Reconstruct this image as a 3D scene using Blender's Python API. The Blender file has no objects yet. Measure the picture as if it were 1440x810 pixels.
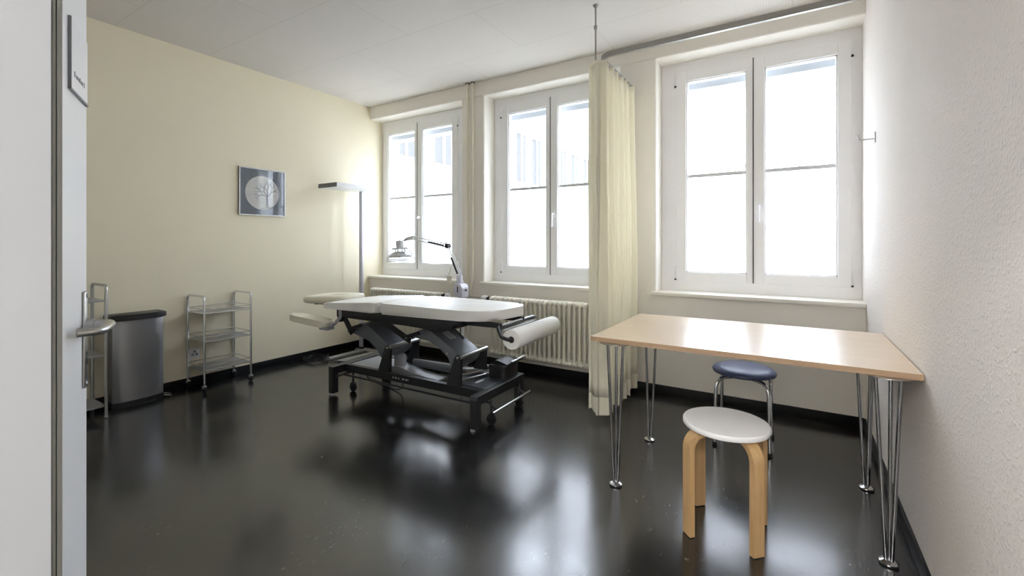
import bpy, bmesh, math, random
from mathutils import Vector, Matrix
PI = math.pi
random.seed(4)
scene = bpy.context.scene
COL = scene.collection

# ------------------------------------------------------------------ camera, light, exposure
cam_d = bpy.data.cameras.new('camera')
cam = bpy.data.objects.new('camera', cam_d); COL.objects.link(cam)
cam.location = (0, 0, 1.18)
cam.rotation_euler = (PI/2, 0, math.radians(32))
cam_d.sensor_width = 36; cam_d.lens = 632*36/1440
cam_d.shift_y = -63/1440; cam_d.clip_start = 0.02; cam_d.clip_end = 300
scene.camera = cam
vs = scene.view_settings
scene.display_settings.display_device = 'sRGB'
vs.view_transform = 'Standard'; vs.look = 'None'; vs.gamma = 1; vs.use_curve_mapping = False
vs.exposure = 0.30
SKY = 16.5
w = bpy.data.worlds.new('overcast_sky'); scene.world = w; w.use_nodes = True
bg = w.node_tree.nodes['Background']
bg.inputs[0].default_value = (0.85, 0.92, 1.05, 1); bg.inputs[1].default_value = SKY
# overcast sky: three times brighter overhead than at the horizon
_nt = w.node_tree
_tc = _nt.nodes.new('ShaderNodeTexCoord'); _sp = _nt.nodes.new('ShaderNodeSeparateXYZ'); _nt.links.new(_tc.outputs['Generated'], _sp.inputs[0])
_mr = _nt.nodes.new('ShaderNodeMapRange')
for _k, _v in zip(('From Min', 'From Max', 'To Min', 'To Max'), (0.0, 1.0, SKY/3, SKY)): _mr.inputs[_k].default_value = _v
_nt.links.new(_sp.outputs[2], _mr.inputs['Value']); _nt.links.new(_mr.outputs['Result'], bg.inputs[1])
scene.cycles.use_denoising = True
scene.cycles.max_bounces = 14; scene.cycles.diffuse_bounces = 8; scene.cycles.transparent_max_bounces = 16
scene.cycles.sample_clamp_indirect = 12
scene.cycles.caustics_reflective = False
def light(name, typ, loc, rot, energy, size=None, color=(1, 1, 1), portal=False):
    d = bpy.data.lights.new(name, typ); o = bpy.data.objects.new(name, d); COL.objects.link(o)
    o.location = loc; o.rotation_euler = rot; d.energy = energy; d.color = color
    if size:
        d.shape = 'RECTANGLE'; d.size, d.size_y = size
    if portal: d.cycles.is_portal = True
    return o

# room numbers
XL, XR, YB, YO = -4.23, 0.393, 3.61, 4.05         # left wall, right wall, window wall, its outer face
ZC = 2.78
SILL, HEAD = 0.80, 2.635
OPEN = [(-4.23, -2.86), (-2.58, -1.21), (-0.915, 0.393)]
SASH = [-4.195, -2.49, -0.80]
for i, (a, b) in enumerate(OPEN):                    # sampling portals for the daylight (they give no light of their own)
    light('window_portal', 'AREA', ((a+b)/2, YO+0.30, 1.72), (PI/2, 0, PI), 1, (b-a+0.3, 2.2), portal=True)

# ------------------------------------------------------------------ materials
def lin(c):
    return tuple(((v/12.92) if v <= 0.04045 else ((v+0.055)/1.055)**2.4) for v in c)
def hx(s): return lin(tuple(int(s[i:i+2], 16)/255 for i in (0, 2, 4)))
def mat(name, col, rough=0.5, metal=0.0, spec=0.5, coat=0.0, bump=None, **kw):
    m = bpy.data.materials.new(name); m.use_nodes = True
    nt = m.node_tree; b = nt.nodes['Principled BSDF']
    b.inputs['Base Color'].default_value = (*hx(col), 1)
    b.inputs['Roughness'].default_value = rough; b.inputs['Metallic'].default_value = metal
    b.inputs['Specular IOR Level'].default_value = spec; b.inputs['Coat Weight'].default_value = coat
    # gentle procedural variation so that nothing is a dead flat colour
    tc = nt.nodes.new('ShaderNodeTexCoord')
    if bump:
        sc, st, dist = bump
        n = nt.nodes.new('ShaderNodeTexNoise'); n.inputs['Scale'].default_value = sc; n.inputs['Detail'].default_value = 4
        nt.links.new(tc.outputs['Object'], n.inputs['Vector'])
        bp = nt.nodes.new('ShaderNodeBump'); bp.inputs['Strength'].default_value = st; bp.inputs['Distance'].default_value = dist
        nt.links.new(n.outputs['Fac'], bp.inputs['Height']); nt.links.new(bp.outputs['Normal'], b.inputs['Normal'])
    n2 = nt.nodes.new('ShaderNodeTexNoise'); n2.inputs['Scale'].default_value = kw.get('vscale', 6); n2.inputs['Detail'].default_value = 3
    nt.links.new(tc.outputs['Object'], n2.inputs['Vector'])
    mr = nt.nodes.new('ShaderNodeMapRange'); v = kw.get('var', 0.03)
    mr.inputs['From Min'].default_value = 0.3; mr.inputs['From Max'].default_value = 0.7
    mr.inputs['To Min'].default_value = 1-v; mr.inputs['To Max'].default_value = 1+v
    nt.links.new(n2.outputs['Fac'], mr.inputs['Value'])
    hsv = nt.nodes.new('ShaderNodeHueSaturation'); hsv.inputs['Color'].default_value = (*hx(col), 1)
    nt.links.new(mr.outputs['Result'], hsv.inputs['Value']); nt.links.new(hsv.outputs['Color'], b.inputs['Base Color'])
    m['hsv'] = hsv.name
    return m

M = {}
M['wall_white'] = mat('wall_white', 'f1ede5', 0.85, spec=0.2, bump=(60, 0.12, 0.004), var=0.012, vscale=2)
M['wall_yellow'] = mat('wall_yellow', 'f3ebd3', 0.8, spec=0.2, bump=(70, 0.12, 0.004), var=0.012, vscale=2)
M['corridor_wall'] = mat('corridor_wall', 'f0eeea', 0.8, spec=0.2, var=0.01)
M['baseboard'] = mat('baseboard_black', '101011', 0.5, spec=0.3)
M['window_white'] = mat('window_white_plastic', 'f4f4f5', 0.35, var=0.01)
M['bead_white'] = mat('window_bead_white', 'f2f3f4', 0.3, var=0.01)
M['sill'] = mat('sill_cream', 'eeebe2', 0.4, var=0.015)
M['gap'] = mat('seal_dark', '4a4a48', 0.6)
M['rail_grey'] = mat('rail_grey', 'a5a4a0', 0.4, 0.5)
M['shade_bar'] = mat('film_edge_grey', 'd4d6d8', 0.5)
M['blind_box'] = mat('outer_blind_grey', 'c9ced4', 0.5)
M['radiator'] = mat('radiator_enamel', 'ebe7da', 0.35, var=0.02)
M['pipe'] = mat('pipe_enamel', 'eae5d6', 0.4)
M['chrome'] = mat('chrome', 'dcdddf', 0.18, 1.0)
M['steel'] = mat('brushed_steel', 'b9b9b7', 0.3, 1.0, bump=(200, 0.05, 0.001))
M['satin'] = mat('satin_aluminium', 'b4b5b6', 0.35, 0.85)
M['bin_steel'] = mat('bin_steel', '9c9da0', 0.33, 0.8, bump=(120, 0.04, 0.001))
M['black_plastic'] = mat('black_plastic', '232324', 0.45)
M['black_metal'] = mat('black_powder_coat', '242526', 0.38)
M['grey_cover'] = mat('anthracite_cover', '74787f', 0.32, 0.1)
M['grey_plate'] = mat('grey_plate', '50535a', 0.3, 0.3)
M['light_plastic'] = mat('light_grey_plastic', 'a2a4a8', 0.4)
M['leather'] = mat('white_vinyl', 'efeeeb', 0.42, bump=(160, 0.06, 0.002), var=0.01)
M['leather_cream'] = mat('cream_vinyl', 'e9e5d2', 0.45, bump=(160, 0.06, 0.002), var=0.01)
M['paper'] = mat('white_paper', 'f2f2f0', 0.9, spec=0.1, bump=(120, 0.25, 0.002), var=0.01)
M['rubber'] = mat('black_rubber', '161617', 0.6)
M['door_white'] = mat('door_lacquer', 'f0f1f3', 0.35, var=0.01)
M['frame_grey'] = mat('door_frame_grey', '62635f', 0.4)
M['frame_white'] = mat('door_frame_white', 'b0b4ba', 0.35, var=0.01)
M['white_plastic'] = mat('white_plastic', 'ececee', 0.4)
M['lilac_plastic'] = mat('pale_lilac_plastic', 'd5d3e2', 0.4)
M['lamp_white'] = mat('lamp_white', 'eef0f2', 0.4)
M['lamp_end'] = mat('lamp_end_grey', '77797c', 0.4, 0.4)
M['pole_grey'] = mat('lamp_pole_grey', 'c3c4d0', 0.35, 0.2)
M['base_grey'] = mat('lamp_base_grey', 'a9aaa8', 0.4, 0.3)
M['navy'] = mat('blue_vinyl', '4c5678', 0.38, bump=(150, 0.08, 0.002), var=0.03)
M['stool_white'] = mat('stool_white_lacquer', 'f3f3f5', 0.35, bump=(30, 0.05, 0.002), var=0.03)
M['dark_chrome'] = mat('dark_chrome', 'a9aaad', 0.2, 1.0)
M['lamp_metal'] = mat('lamp_metal_light', 'd9dadc', 0.4, 0.3)
M['tile_label'] = mat('pale_label', 'c9ccd2', 0.4)
M['cable'] = mat('cable_black', '1d1d1e', 0.5)
M['dark_hole'] = mat('dark_hole', '2a2a2a', 0.6)
M['ink'] = mat('grey_ink', '8f9396', 0.7)
M['concrete'] = mat('outside_render', 'dddddc', 0.9, var=0.01)
M['facade_window'] = mat('facade_window', '5c5c5c', 0.5, spec=0.1)
M['paving'] = mat('outside_paving', 'b8b6b0', 0.9)
M['bark'] = mat('pale_bark', '8a857e', 0.9)
M['disc_cream'] = mat('print_cream', 'd9d3cf', 0.5, var=0.05, vscale=14)
M['print_grey'] = mat('print_slate', '5f6470', 0.35, var=0.10, vscale=5)
M['print_ink'] = mat('print_ink', '85858a', 0.6)

def wood(name, light_c, dark_c, scale, rough=0.35, axis='X', coat=0.0):
    m = mat(name, light_c, rough, coat=coat); nt = m.node_tree; b = nt.nodes['Principled BSDF']
    tc = nt.nodes.new('ShaderNodeTexCoord'); mp = nt.nodes.new('ShaderNodeMapping')
    mp.inputs['Scale'].default_value = {'X': (1, 14, 14), 'Z': (14, 14, 1), 'Y': (14, 1, 14)}[axis]
    nt.links.new(tc.outputs['Object'], mp.inputs['Vector'])
    n = nt.nodes.new('ShaderNodeTexNoise'); n.inputs['Scale'].default_value = scale; n.inputs['Detail'].default_value = 6
    nt.links.new(mp.outputs['Vector'], n.inputs['Vector'])
    cr = nt.nodes.new('ShaderNodeValToRGB')
    cr.color_ramp.elements[0].position = 0.3; cr.color_ramp.elements[0].color = (*hx(dark_c), 1)
    cr.color_ramp.elements[1].position = 0.7; cr.color_ramp.elements[1].color = (*hx(light_c), 1)
    nt.links.new(n.outputs['Fac'], cr.inputs['Fac']); nt.links.new(cr.outputs['Color'], b.inputs['Base Color'])
    return m
M['beech'] = wood('beech_top', 'dec9ae', 'd6bfa1', 3, 0.30, coat=0.5)
M['beech'].node_tree.nodes['Principled BSDF'].inputs['Coat Roughness'].default_value = 0.27
M['beech_edge'] = wood('beech_edge', 'b3967a', 'a68a6e', 4, 0.5)
M['birch'] = wood('birch_ply', 'cdab7e', 'bf9a6b', 5, 0.45, 'Z')

# woodchip wall paper of the right wall
def woodchip():
    m = mat('wall_woodchip', 'e9e3de', 0.8, spec=0.25, var=0.015, vscale=3); nt = m.node_tree; b = nt.nodes['Principled BSDF']
    tc = nt.nodes.new('ShaderNodeTexCoord')
    v = nt.nodes.new('ShaderNodeTexNoise'); v.inputs['Scale'].default_value = 95; v.inputs['Detail'].default_value = 2.5
    nt.links.new(tc.outputs['Object'], v.inputs['Vector'])
    r = nt.nodes.new('ShaderNodeMapRange'); r.inputs['From Min'].default_value = 0.5; r.inputs['From Max'].default_value = 0.72
    nt.links.new(v.outputs['Fac'], r.inputs['Value'])
    bp = nt.nodes.new('ShaderNodeBump'); bp.inputs['Strength'].default_value = 0.55; bp.inputs['Distance'].default_value = 0.004
    nt.links.new(r.outputs['Result'], bp.inputs['Height']); nt.links.new(bp.outputs['Normal'], b.inputs['Normal'])
    return m
M['woodchip'] = woodchip()

# ceiling: perforated boards with fine joints
def ceiling_mat():
    m = mat('ceiling_board', 'dcd7d1', 0.85, spec=0.15, var=0.01, vscale=1.5); nt = m.node_tree; b = nt.nodes['Principled BSDF']
    hsv = nt.nodes[m['hsv']]
    tc = nt.nodes.new('ShaderNodeTexCoord')
    br = nt.nodes.new('ShaderNodeTexBrick')
    br.inputs['Scale'].default_value = 1.0; br.inputs['Brick Width'].default_value = 1.25; br.inputs['Row Height'].default_value = 0.625
    br.inputs['Mortar Size'].default_value = 0.0022; br.inputs['Mortar Smooth'].default_value = 0.0
    br.inputs['Color1'].default_value = (1, 1, 1, 1); br.inputs['Color2'].default_value = (0.985, 0.985, 0.985, 1); br.inputs['Mortar'].default_value = (0.82, 0.81, 0.80, 1)
    nt.links.new(tc.outputs['Object'], br.inputs['Vector'])
    # perforation dots, 16 mm grid
    sep = nt.nodes.new('ShaderNodeSeparateXYZ'); nt.links.new(tc.outputs['Object'], sep.inputs[0])
    def mth(op, a, bb=None):
        n = nt.nodes.new('ShaderNodeMath'); n.operation = op
        for k, s in enumerate((a, bb)):
            if s is None: continue
            if isinstance(s, (int, float)): n.inputs[k].default_value = s
            else: nt.links.new(s, n.inputs[k])
        return n.outputs[0]
    dx = mth('ABSOLUTE', mth('SUBTRACT', mth('FRACT', mth('MULTIPLY', sep.outputs[0], 62.5)), 0.5))
    dy = mth('ABSOLUTE', mth('SUBTRACT', mth('FRACT', mth('MULTIPLY', sep.outputs[1], 62.5)), 0.5))
    d = mth('ADD', mth('MULTIPLY', dx, dx), mth('MULTIPLY', dy, dy))
    hole = mth('LESS_THAN', d, 0.05)
    fac = mth('SUBTRACT', 1.0, mth('MULTIPLY', hole, 0.16))
    mx = nt.nodes.new('ShaderNodeMixRGB'); mx.blend_type = 'MULTIPLY'; mx.inputs['Fac'].default_value = 1
    nt.links.new(hsv.outputs['Color'], mx.inputs['Color1']); nt.links.new(br.outputs['Color'], mx.inputs['Color2'])
    mx2 = nt.nodes.new('ShaderNodeMixRGB'); mx2.blend_type = 'MULTIPLY'; mx2.inputs['Fac'].default_value = 1
    nt.links.new(mx.outputs['Color'], mx2.inputs['Color1']); nt.links.new(fac, mx2.inputs['Color2'])
    nt.links.new(mx2.outputs['Color'], b.inputs['Base Color'])
    return m
M['ceiling'] = ceiling_mat()

# dark linoleum with scuffs
def floor_mat():
    m = mat('dark_linoleum', '2b2b2c', 0.2, spec=0.9, coat=0.2); nt = m.node_tree; b = nt.nodes['Principled BSDF']
    tc = nt.nodes.new('ShaderNodeTexCoord')
    def noise(scale, detail, mapping=None, rot=0):
        n = nt.nodes.new('ShaderNodeTexNoise'); n.inputs['Scale'].default_value = scale; n.inputs['Detail'].default_value = detail
        mp = nt.nodes.new('ShaderNodeMapping'); mp.inputs['Scale'].default_value = mapping or (1, 1, 1); mp.inputs['Rotation'].default_value = (0, 0, rot)
        nt.links.new(tc.outputs['Object'], mp.inputs['Vector']); nt.links.new(mp.outputs['Vector'], n.inputs['Vector'])
        return n
    def rng(src, a, bb, c, d):
        r = nt.nodes.new('ShaderNodeMapRange')
        for k, v in zip(('From Min', 'From Max', 'To Min', 'To Max'), (a, bb, c, d)): r.inputs[k].default_value = v
        nt.links.new(src, r.inputs['Value']); return r.outputs['Result']
    big = noise(1.3, 4)
    cr = nt.nodes.new('ShaderNodeValToRGB')
    cr.color_ramp.elements[0].position = 0.35; cr.color_ramp.elements[0].color = (*hx('1f1f20'), 1)
    cr.color_ramp.elements[1].position = 0.7; cr.color_ramp.elements[1].color = (*hx('292929'), 1)
    nt.links.new(big.outputs['Fac'], cr.inputs['Fac'])
    # scuffs: stretched marks, clustered
    s1 = noise(80, 5, (1, 0.30, 1), 0.35); s2 = noise(5.5, 3)
    k1 = rng(s1.outputs['Fac'], 0.60, 0.69, 0, 1); k2 = rng(s2.outputs['Fac'], 0.47, 0.62, 0, 1)
    mu = nt.nodes.new('ShaderNodeMath'); mu.operation = 'MULTIPLY'; nt.links.new(k1, mu.inputs[0]); nt.links.new(k2, mu.inputs[1])
    mu2 = nt.nodes.new('ShaderNodeMath'); mu2.operation = 'MULTIPLY'; nt.links.new(mu.outputs[0], mu2.inputs[0]); mu2.inputs[1].default_value = 0.32
    mx = nt.nodes.new('ShaderNodeMixRGB'); nt.links.new(mu2.outputs[0], mx.inputs['Fac'])
    nt.links.new(cr.outputs['Color'], mx.inputs['Color1']); mx.inputs['Color2'].default_value = (*hx('8c8880'), 1)
    nt.links.new(mx.outputs['Color'], b.inputs['Base Color'])
    rr = noise(5, 5); nt.links.new(rng(rr.outputs['Fac'], 0.3, 0.7, 0.17, 0.235), b.inputs['Roughness'])
    bn = noise(3.0, 2); bp = nt.nodes.new('ShaderNodeBump'); bp.inputs['Strength'].default_value = 0.05; bp.inputs['Distance'].default_value = 0.012
    nt.links.new(bn.outputs['Fac'], bp.inputs['Height']); nt.links.new(bp.outputs['Normal'], b.inputs['Normal'])
    return m
M['floor'] = floor_mat(); M['floor'].node_tree.nodes['Principled BSDF'].inputs['Coat Roughness'].default_value = 0.2

def glass_mat():
    m = bpy.data.materials.new('window_glass'); m.use_nodes = True; nt = m.node_tree; nt.nodes.clear()
    o = nt.nodes.new('ShaderNodeOutputMaterial'); t = nt.nodes.new('ShaderNodeBsdfTransparent'); g = nt.nodes.new('ShaderNodeBsdfGlossy')
    t.inputs[0].default_value = (0.95, 0.96, 0.96, 1); g.inputs['Roughness'].default_value = 0.02
    mx = nt.nodes.new('ShaderNodeMixShader'); mx.inputs[0].default_value = 0.06
    nt.links.new(t.outputs[0], mx.inputs[1]); nt.links.new(g.outputs[0], mx.inputs[2]); nt.links.new(mx.outputs[0], o.inputs[0])
    return m
def frosted_mat():
    m = bpy.data.materials.new('frosted_film'); m.use_nodes = True; nt = m.node_tree; nt.nodes.clear()
    o = nt.nodes.new('ShaderNodeOutputMaterial'); t = nt.nodes.new('ShaderNodeBsdfTransparent'); g = nt.nodes.new('ShaderNodeBsdfTranslucent')
    d = nt.nodes.new('ShaderNodeBsdfDiffuse'); d.inputs[0].default_value = (.9, .9, .9, 1)
    t.inputs[0].default_value = (0.9, 0.91, 0.92, 1); g.inputs[0].default_value = (0.92, 0.93, 0.94, 1)
    mx = nt.nodes.new('ShaderNodeMixShader'); mx.inputs[0].default_value = 0.55
    mx2 = nt.nodes.new('ShaderNodeMixShader'); mx2.inputs[0].default_value = 0.12
    nt.links.new(t.outputs[0], mx.inputs[1]); nt.links.new(g.outputs[0], mx.inputs[2])
    nt.links.new(mx.outputs[0], mx2.inputs[1]); nt.links.new(d.outputs[0], mx2.inputs[2]); nt.links.new(mx2.outputs[0], o.inputs[0])
    return m
def cloth_mat(name, col, transl):
    m = bpy.data.materials.new(name); m.use_nodes = True; nt = m.node_tree; b = nt.nodes['Principled BSDF']; o = nt.nodes['Material Output']
    b.inputs['Base Color'].default_value = (*hx(col), 1); b.inputs['Roughness'].default_value = 0.9; b.inputs['Specular IOR Level'].default_value = 0.1
    t = nt.nodes.new('ShaderNodeBsdfTranslucent'); t.inputs[0].default_value = (*hx(col), 1)
    mx = nt.nodes.new('ShaderNodeMixShader'); mx.inputs[0].default_value = transl
    tc = nt.nodes.new('ShaderNodeTexCoord'); n = nt.nodes.new('ShaderNodeTexNoise'); n.inputs['Scale'].default_value = 250
    nt.links.new(tc.outputs['Object'], n.inputs['Vector']); bp = nt.nodes.new('ShaderNodeBump'); bp.inputs['Strength'].default_value = 0.1; bp.inputs['Distance'].default_value = 0.001
    nt.links.new(n.outputs['Fac'], bp.inputs['Height']); nt.links.new(bp.outputs['Normal'], b.inputs['Normal'])
    nt.links.new(b.outputs[0], mx.inputs[1]); nt.links.new(t.outputs[0], mx.inputs[2]); nt.links.new(mx.outputs[0], o.inputs[0])
    return m
M['glass'] = glass_mat(); M['print_glass'] = M['glass'].copy(); M['print_glass'].name = 'print_glass'; M['print_glass'].node_tree.nodes['Mix Shader'].inputs[0].default_value = 0.035; M['frosted'] = frosted_mat()
M['curtain'] = cloth_mat('cream_curtain_cloth', 'fcf9ec', 0.33)
M['curtain_hem'] = cloth_mat('cream_curtain_hem', 'f3efdd', 0.2)

# ------------------------------------------------------------------ mesh helpers (world coordinates)
def box(bm, x0, x1, y0, y1, z0, z1, bev=0.0, seg=2):
    vs_ = [bm.verts.new((x, y, z)) for x in (x0, x1) for y in (y0, y1) for z in (z0, z1)]
    q = [(0, 1, 3, 2), (4, 6, 7, 5), (0, 4, 5, 1), (2, 3, 7, 6), (0, 2, 6, 4), (1, 5, 7, 3)]
    fs = [bm.faces.new([vs_[i] for i in f]) for f in q]
    if bev > 0:
        es = list({e for f in fs for e in f.edges})
        bmesh.ops.bevel(bm, geom=es, offset=bev, segments=seg, affect='EDGES', profile=0.5, clamp_overlap=True)
def obox(bm, c, ax, ay, az, hx_, hy_, hz_, bev=0.0):       # oriented box from centre, three unit axes, half sizes
    b2 = bmesh.new(); box(b2, -hx_, hx_, -hy_, hy_, -hz_, hz_, bev)
    mt = Matrix((( *ax, 0), (*ay, 0), (*az, 0), (0, 0, 0, 1))).transposed(); mt.translation = Vector(c)
    bmesh.ops.transform(b2, matrix=mt, verts=b2.verts); merge(bm, b2)
def merge(bm, b2):
    me = bpy.data.meshes.new('tmp'); b2.to_mesh(me); b2.free(); bm.from_mesh(me); bpy.data.meshes.remove(me)
def frames_of(path, closed):
    n = len(path); T = []
    for i in range(n):
        if closed: t = path[(i+1) % n]-path[i-1]
        elif i == 0: t = path[1]-path[0]
        elif i == n-1: t = path[-1]-path[-2]
        else: t = (path[i+1]-path[i]).normalized()+(path[i]-path[i-1]).normalized()
        T.append(t.normalized())
    up = Vector((0, 0, 1)) if abs(T[0].z) < 0.9 else Vector((0, 1, 0))
    nrm = (up-T[0]*up.dot(T[0])).normalized(); out = []
    for t in T:
        nrm = (nrm-t*nrm.dot(t)).normalized(); out.append((nrm.copy(), t.cross(nrm)))
    return out
def tube(bm, path, r, seg=12, closed=False, rx=None, caps=True):
    path = [Vector(p) for p in path]; fr = frames_of(path, closed); rings = []
    for i, (p, (n, b)) in enumerate(zip(path, fr)):
        rr = r[i] if isinstance(r, (list, tuple)) else r
        rings.append([bm.verts.new(p+n*math.cos(2*PI*k/seg)*rr+b*math.sin(2*PI*k/seg)*(rx or rr)) for k in range(seg)])
    m = len(rings)
    for i in range(m if closed else m-1):
        A, B = rings[i], rings[(i+1) % m]
        for k in range(seg): bm.faces.new((A[k], A[(k+1) % seg], B[(k+1) % seg], B[k])).smooth = True
    if not closed and caps: bm.faces.new(rings[0][::-1]); bm.faces.new(rings[-1])
def arc_path(pts, rad, n=6):                                # polyline with rounded corners
    pts = [Vector(p) for p in pts]; out = [pts[0]]
    for a, b, c in zip(pts, pts[1:], pts[2:]):
        u = (a-b).normalized(); v = (c-b).normalized(); ang = u.angle(v); d = min(rad/math.tan(ang/2), (a-b).length*0.49, (c-b).length*0.49)
        p0, p1 = b+u*d, b+v*d
        for k in range(n+1):
            t = k/n; out.append(p0*(1-t)**2+b*2*t*(1-t)+p1*t*t)
    out.append(pts[-1]); return out
def prism(bm, poly, axis, a, b, bev=0.0, seg=2):            # poly is 2D; axis = the extruded axis
    def P(u, v, t): return {'x': (t, u, v), 'y': (u, t, v), 'z': (u, v, t)}[axis]
    A = [bm.verts.new(P(u, v, a)) for u, v in poly]; B = [bm.verts.new(P(u, v, b)) for u, v in poly]
    n = len(poly); fs = [bm.faces.new(A[::-1]), bm.faces.new(B)]
    fs += [bm.faces.new((A[i], A[(i+1) % n], B[(i+1) % n], B[i])) for i in range(n)]
    if bev > 0:
        es = list(set(fs[0].edges) | set(fs[1].edges))
        bmesh.ops.bevel(bm, geom=es, offset=bev, segments=seg, affect='EDGES', profile=0.5, clamp_overlap=True)
def roundpoly(pts, r, n=4):                                 # 2D polygon with rounded corners
    out = []; m = len(pts)
    for i in range(m):
        a, b, c = Vector(pts[i-1]), Vector(pts[i]), Vector(pts[(i+1) % m])
        rr = r[i] if isinstance(r, (list, tuple)) else r
        if rr <= 0: out.append(tuple(b)); continue
        u, v = (a-b), (c-b); d = min(rr, u.length*0.49, v.length*0.49); p0, p1 = b+u.normalized()*d, b+v.normalized()*d
        for k in range(n+1):
            t = k/n; q = p0*(1-t)**2+b*2*t*(1-t)+p1*t*t; out.append((q.x, q.y))
    return out
def lathe(bm, prof, c, axis='z', seg=32):                   # prof: (radius, height)
    c = Vector(c); rings = []
    for r, h in prof:
        ring = []
        for k in range(seg):
            a = 2*PI*k/seg; u, v = r*math.cos(a), r*math.sin(a)
            ring.append(bm.verts.new(c+Vector({'z': (u, v, h), 'y': (u, h, v), 'x': (h, u, v)}[axis])))
        rings.append(ring)
    for A, B in zip(rings, rings[1:]):
        for k in range(seg): bm.faces.new((A[k], A[(k+1) % seg], B[(k+1) % seg], B[k])).smooth = True
    if prof[0][0] > 1e-5: bm.faces.new(rings[0][::-1])
    if prof[-1][0] > 1e-5: bm.faces.new(rings[-1])
def ball(bm, c, r, sz=1.0):
    b2 = bmesh.new(); bmesh.ops.create_uvsphere(b2, u_segments=16, v_segments=10, radius=r)
    for v in b2.verts: v.co.z *= sz
    for f in b2.faces: f.smooth = True
    bmesh.ops.translate(b2, verts=b2.verts, vec=c); merge(bm, b2)
def NB(): return bmesh.new()

def root_loc(o):
    l = Vector((0, 0, 0))
    while o: l += o.location; o = o.parent
    return l
def obj(name, bm, m, parent=None, smooth=None, label=None):
    bmesh.ops.remove_doubles(bm, verts=bm.verts, dist=1e-6)
    bmesh.ops.recalc_face_normals(bm, faces=bm.faces)
    off = root_loc(parent)
    bmesh.ops.translate(bm, verts=bm.verts, vec=-off)
    me = bpy.data.meshes.new(name); bm.to_mesh(me); bm.free()
    me.materials.append(M[m] if isinstance(m, str) else m)
    o = bpy.data.objects.new(name, me); COL.objects.link(o)
    if parent: o.parent = parent
    if smooth:
        for p in me.polygons: p.use_smooth = True
        try: me.set_sharp_from_angle(angle=math.radians(smooth))
        except Exception: pass
    if label: o['label'] = label
    return o
def thing(name, label, cat, loc=(0, 0, 0), group=None, kind=None):
    o = bpy.data.objects.new(name, None); COL.objects.link(o); o.location = loc; o.empty_display_size = 0.05
    o['label'] = label; o['category'] = cat
    if group: o['group'] = group
    if kind: o['kind'] = kind
    return o
def tag(o, label, cat, group=None, kind=None):
    o['label'] = label; o['category'] = cat
    if group: o['group'] = group
    if kind: o['kind'] = kind
    return o
def struct(name, bm, m, label, cat, parent=None):
    o = obj(name, bm, m, parent, smooth=30); o['kind'] = 'structure'; o['label'] = label; o['category'] = cat; return o

# ------------------------------------------------------------------ room shell
b = NB(); box(b, XL-0.3, 2.7, -2.2, YO, -0.12, 0); struct('floor', b, 'floor', 'dark glossy scuffed linoleum floor of the room', 'floor')
b = NB(); box(b, XL-0.3, 2.7, -2.2, YO, ZC, ZC+0.15); struct('ceiling', b, 'ceiling', 'white perforated board ceiling with fine joints', 'ceiling')
b = NB(); box(b, XL-0.2, XL, -0.25, YO, 0, ZC); struct('wall_left', b, 'wall_yellow', 'pale yellow wall on the left with the small framed print', 'wall')
b = NB(); box(b, XR, XR+0.2, -0.25, YO, 0, ZC); struct('wall_right', b, 'woodchip', 'white woodchip textured wall on the right beside the table', 'wall')
b = NB()
# piers between the windows with softly rounded arrises
R_ = 0.018
for x0, x1 in ((-2.86, -2.58), (-1.21, -0.915)):
    prism(b, roundpoly([(x0, YB), (x1, YB), (x1-0.004, YO), (x0+0.004, YO)], [R_, R_, 0, 0]), 'z', SILL-0.03, HEAD)
box(b, XL, XR, YB, YO, 0, SILL-0.03)                                    # below the sills
prism(b, roundpoly([(YB, ZC), (YB, HEAD), (YO, HEAD), (YO, ZC)], [0, R_, 0, 0]), 'x', XL, XR)
struct('wall_back', b, 'wall_white', 'white window wall with three deep window niches', 'wall')
b = NB(); box(b, XL, -0.77, -0.25, -0.06, 0, ZC); box(b, -0.77, XR, -0.25, -0.06, 2.08, ZC)
struct('wall_front', b, 'wall_white', 'entry wall with the doorway', 'wall')
b = NB(); box(b, -2.4, 2.5, -2.2, -2.0, 0, ZC); box(b, -2.6, -2.4, -2.2, -0.25, 0, ZC); box(b, 2.5, 2.7, -2.2, -0.25, 0, ZC); box(b, XR+0.2, 2.7, -0.25, -0.05, 0, ZC); struct('wall_corridor', b, 'corridor_wall', 'white corridor wall outside the doorway', 'wall')
b = NB(); box(b, XL, XL+0.012, -0.06, YB, 0, 0.07, 0.002); struct('baseboard_left', b, 'baseboard', 'black baseboard along the yellow wall', 'baseboard')
b = NB(); box(b, XL+0.012, XR-0.012, YB-0.012, YB, 0, 0.07, 0.002); struct('baseboard_back', b, 'baseboard', 'black baseboard under the windows', 'baseboard')
b = NB(); box(b, XR-0.012, XR, -0.06, YB-0.012, 0, 0.07, 0.002); struct('baseboard_right', b, 'baseboard', 'black baseboard along the woodchip wall', 'baseboard')

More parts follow.
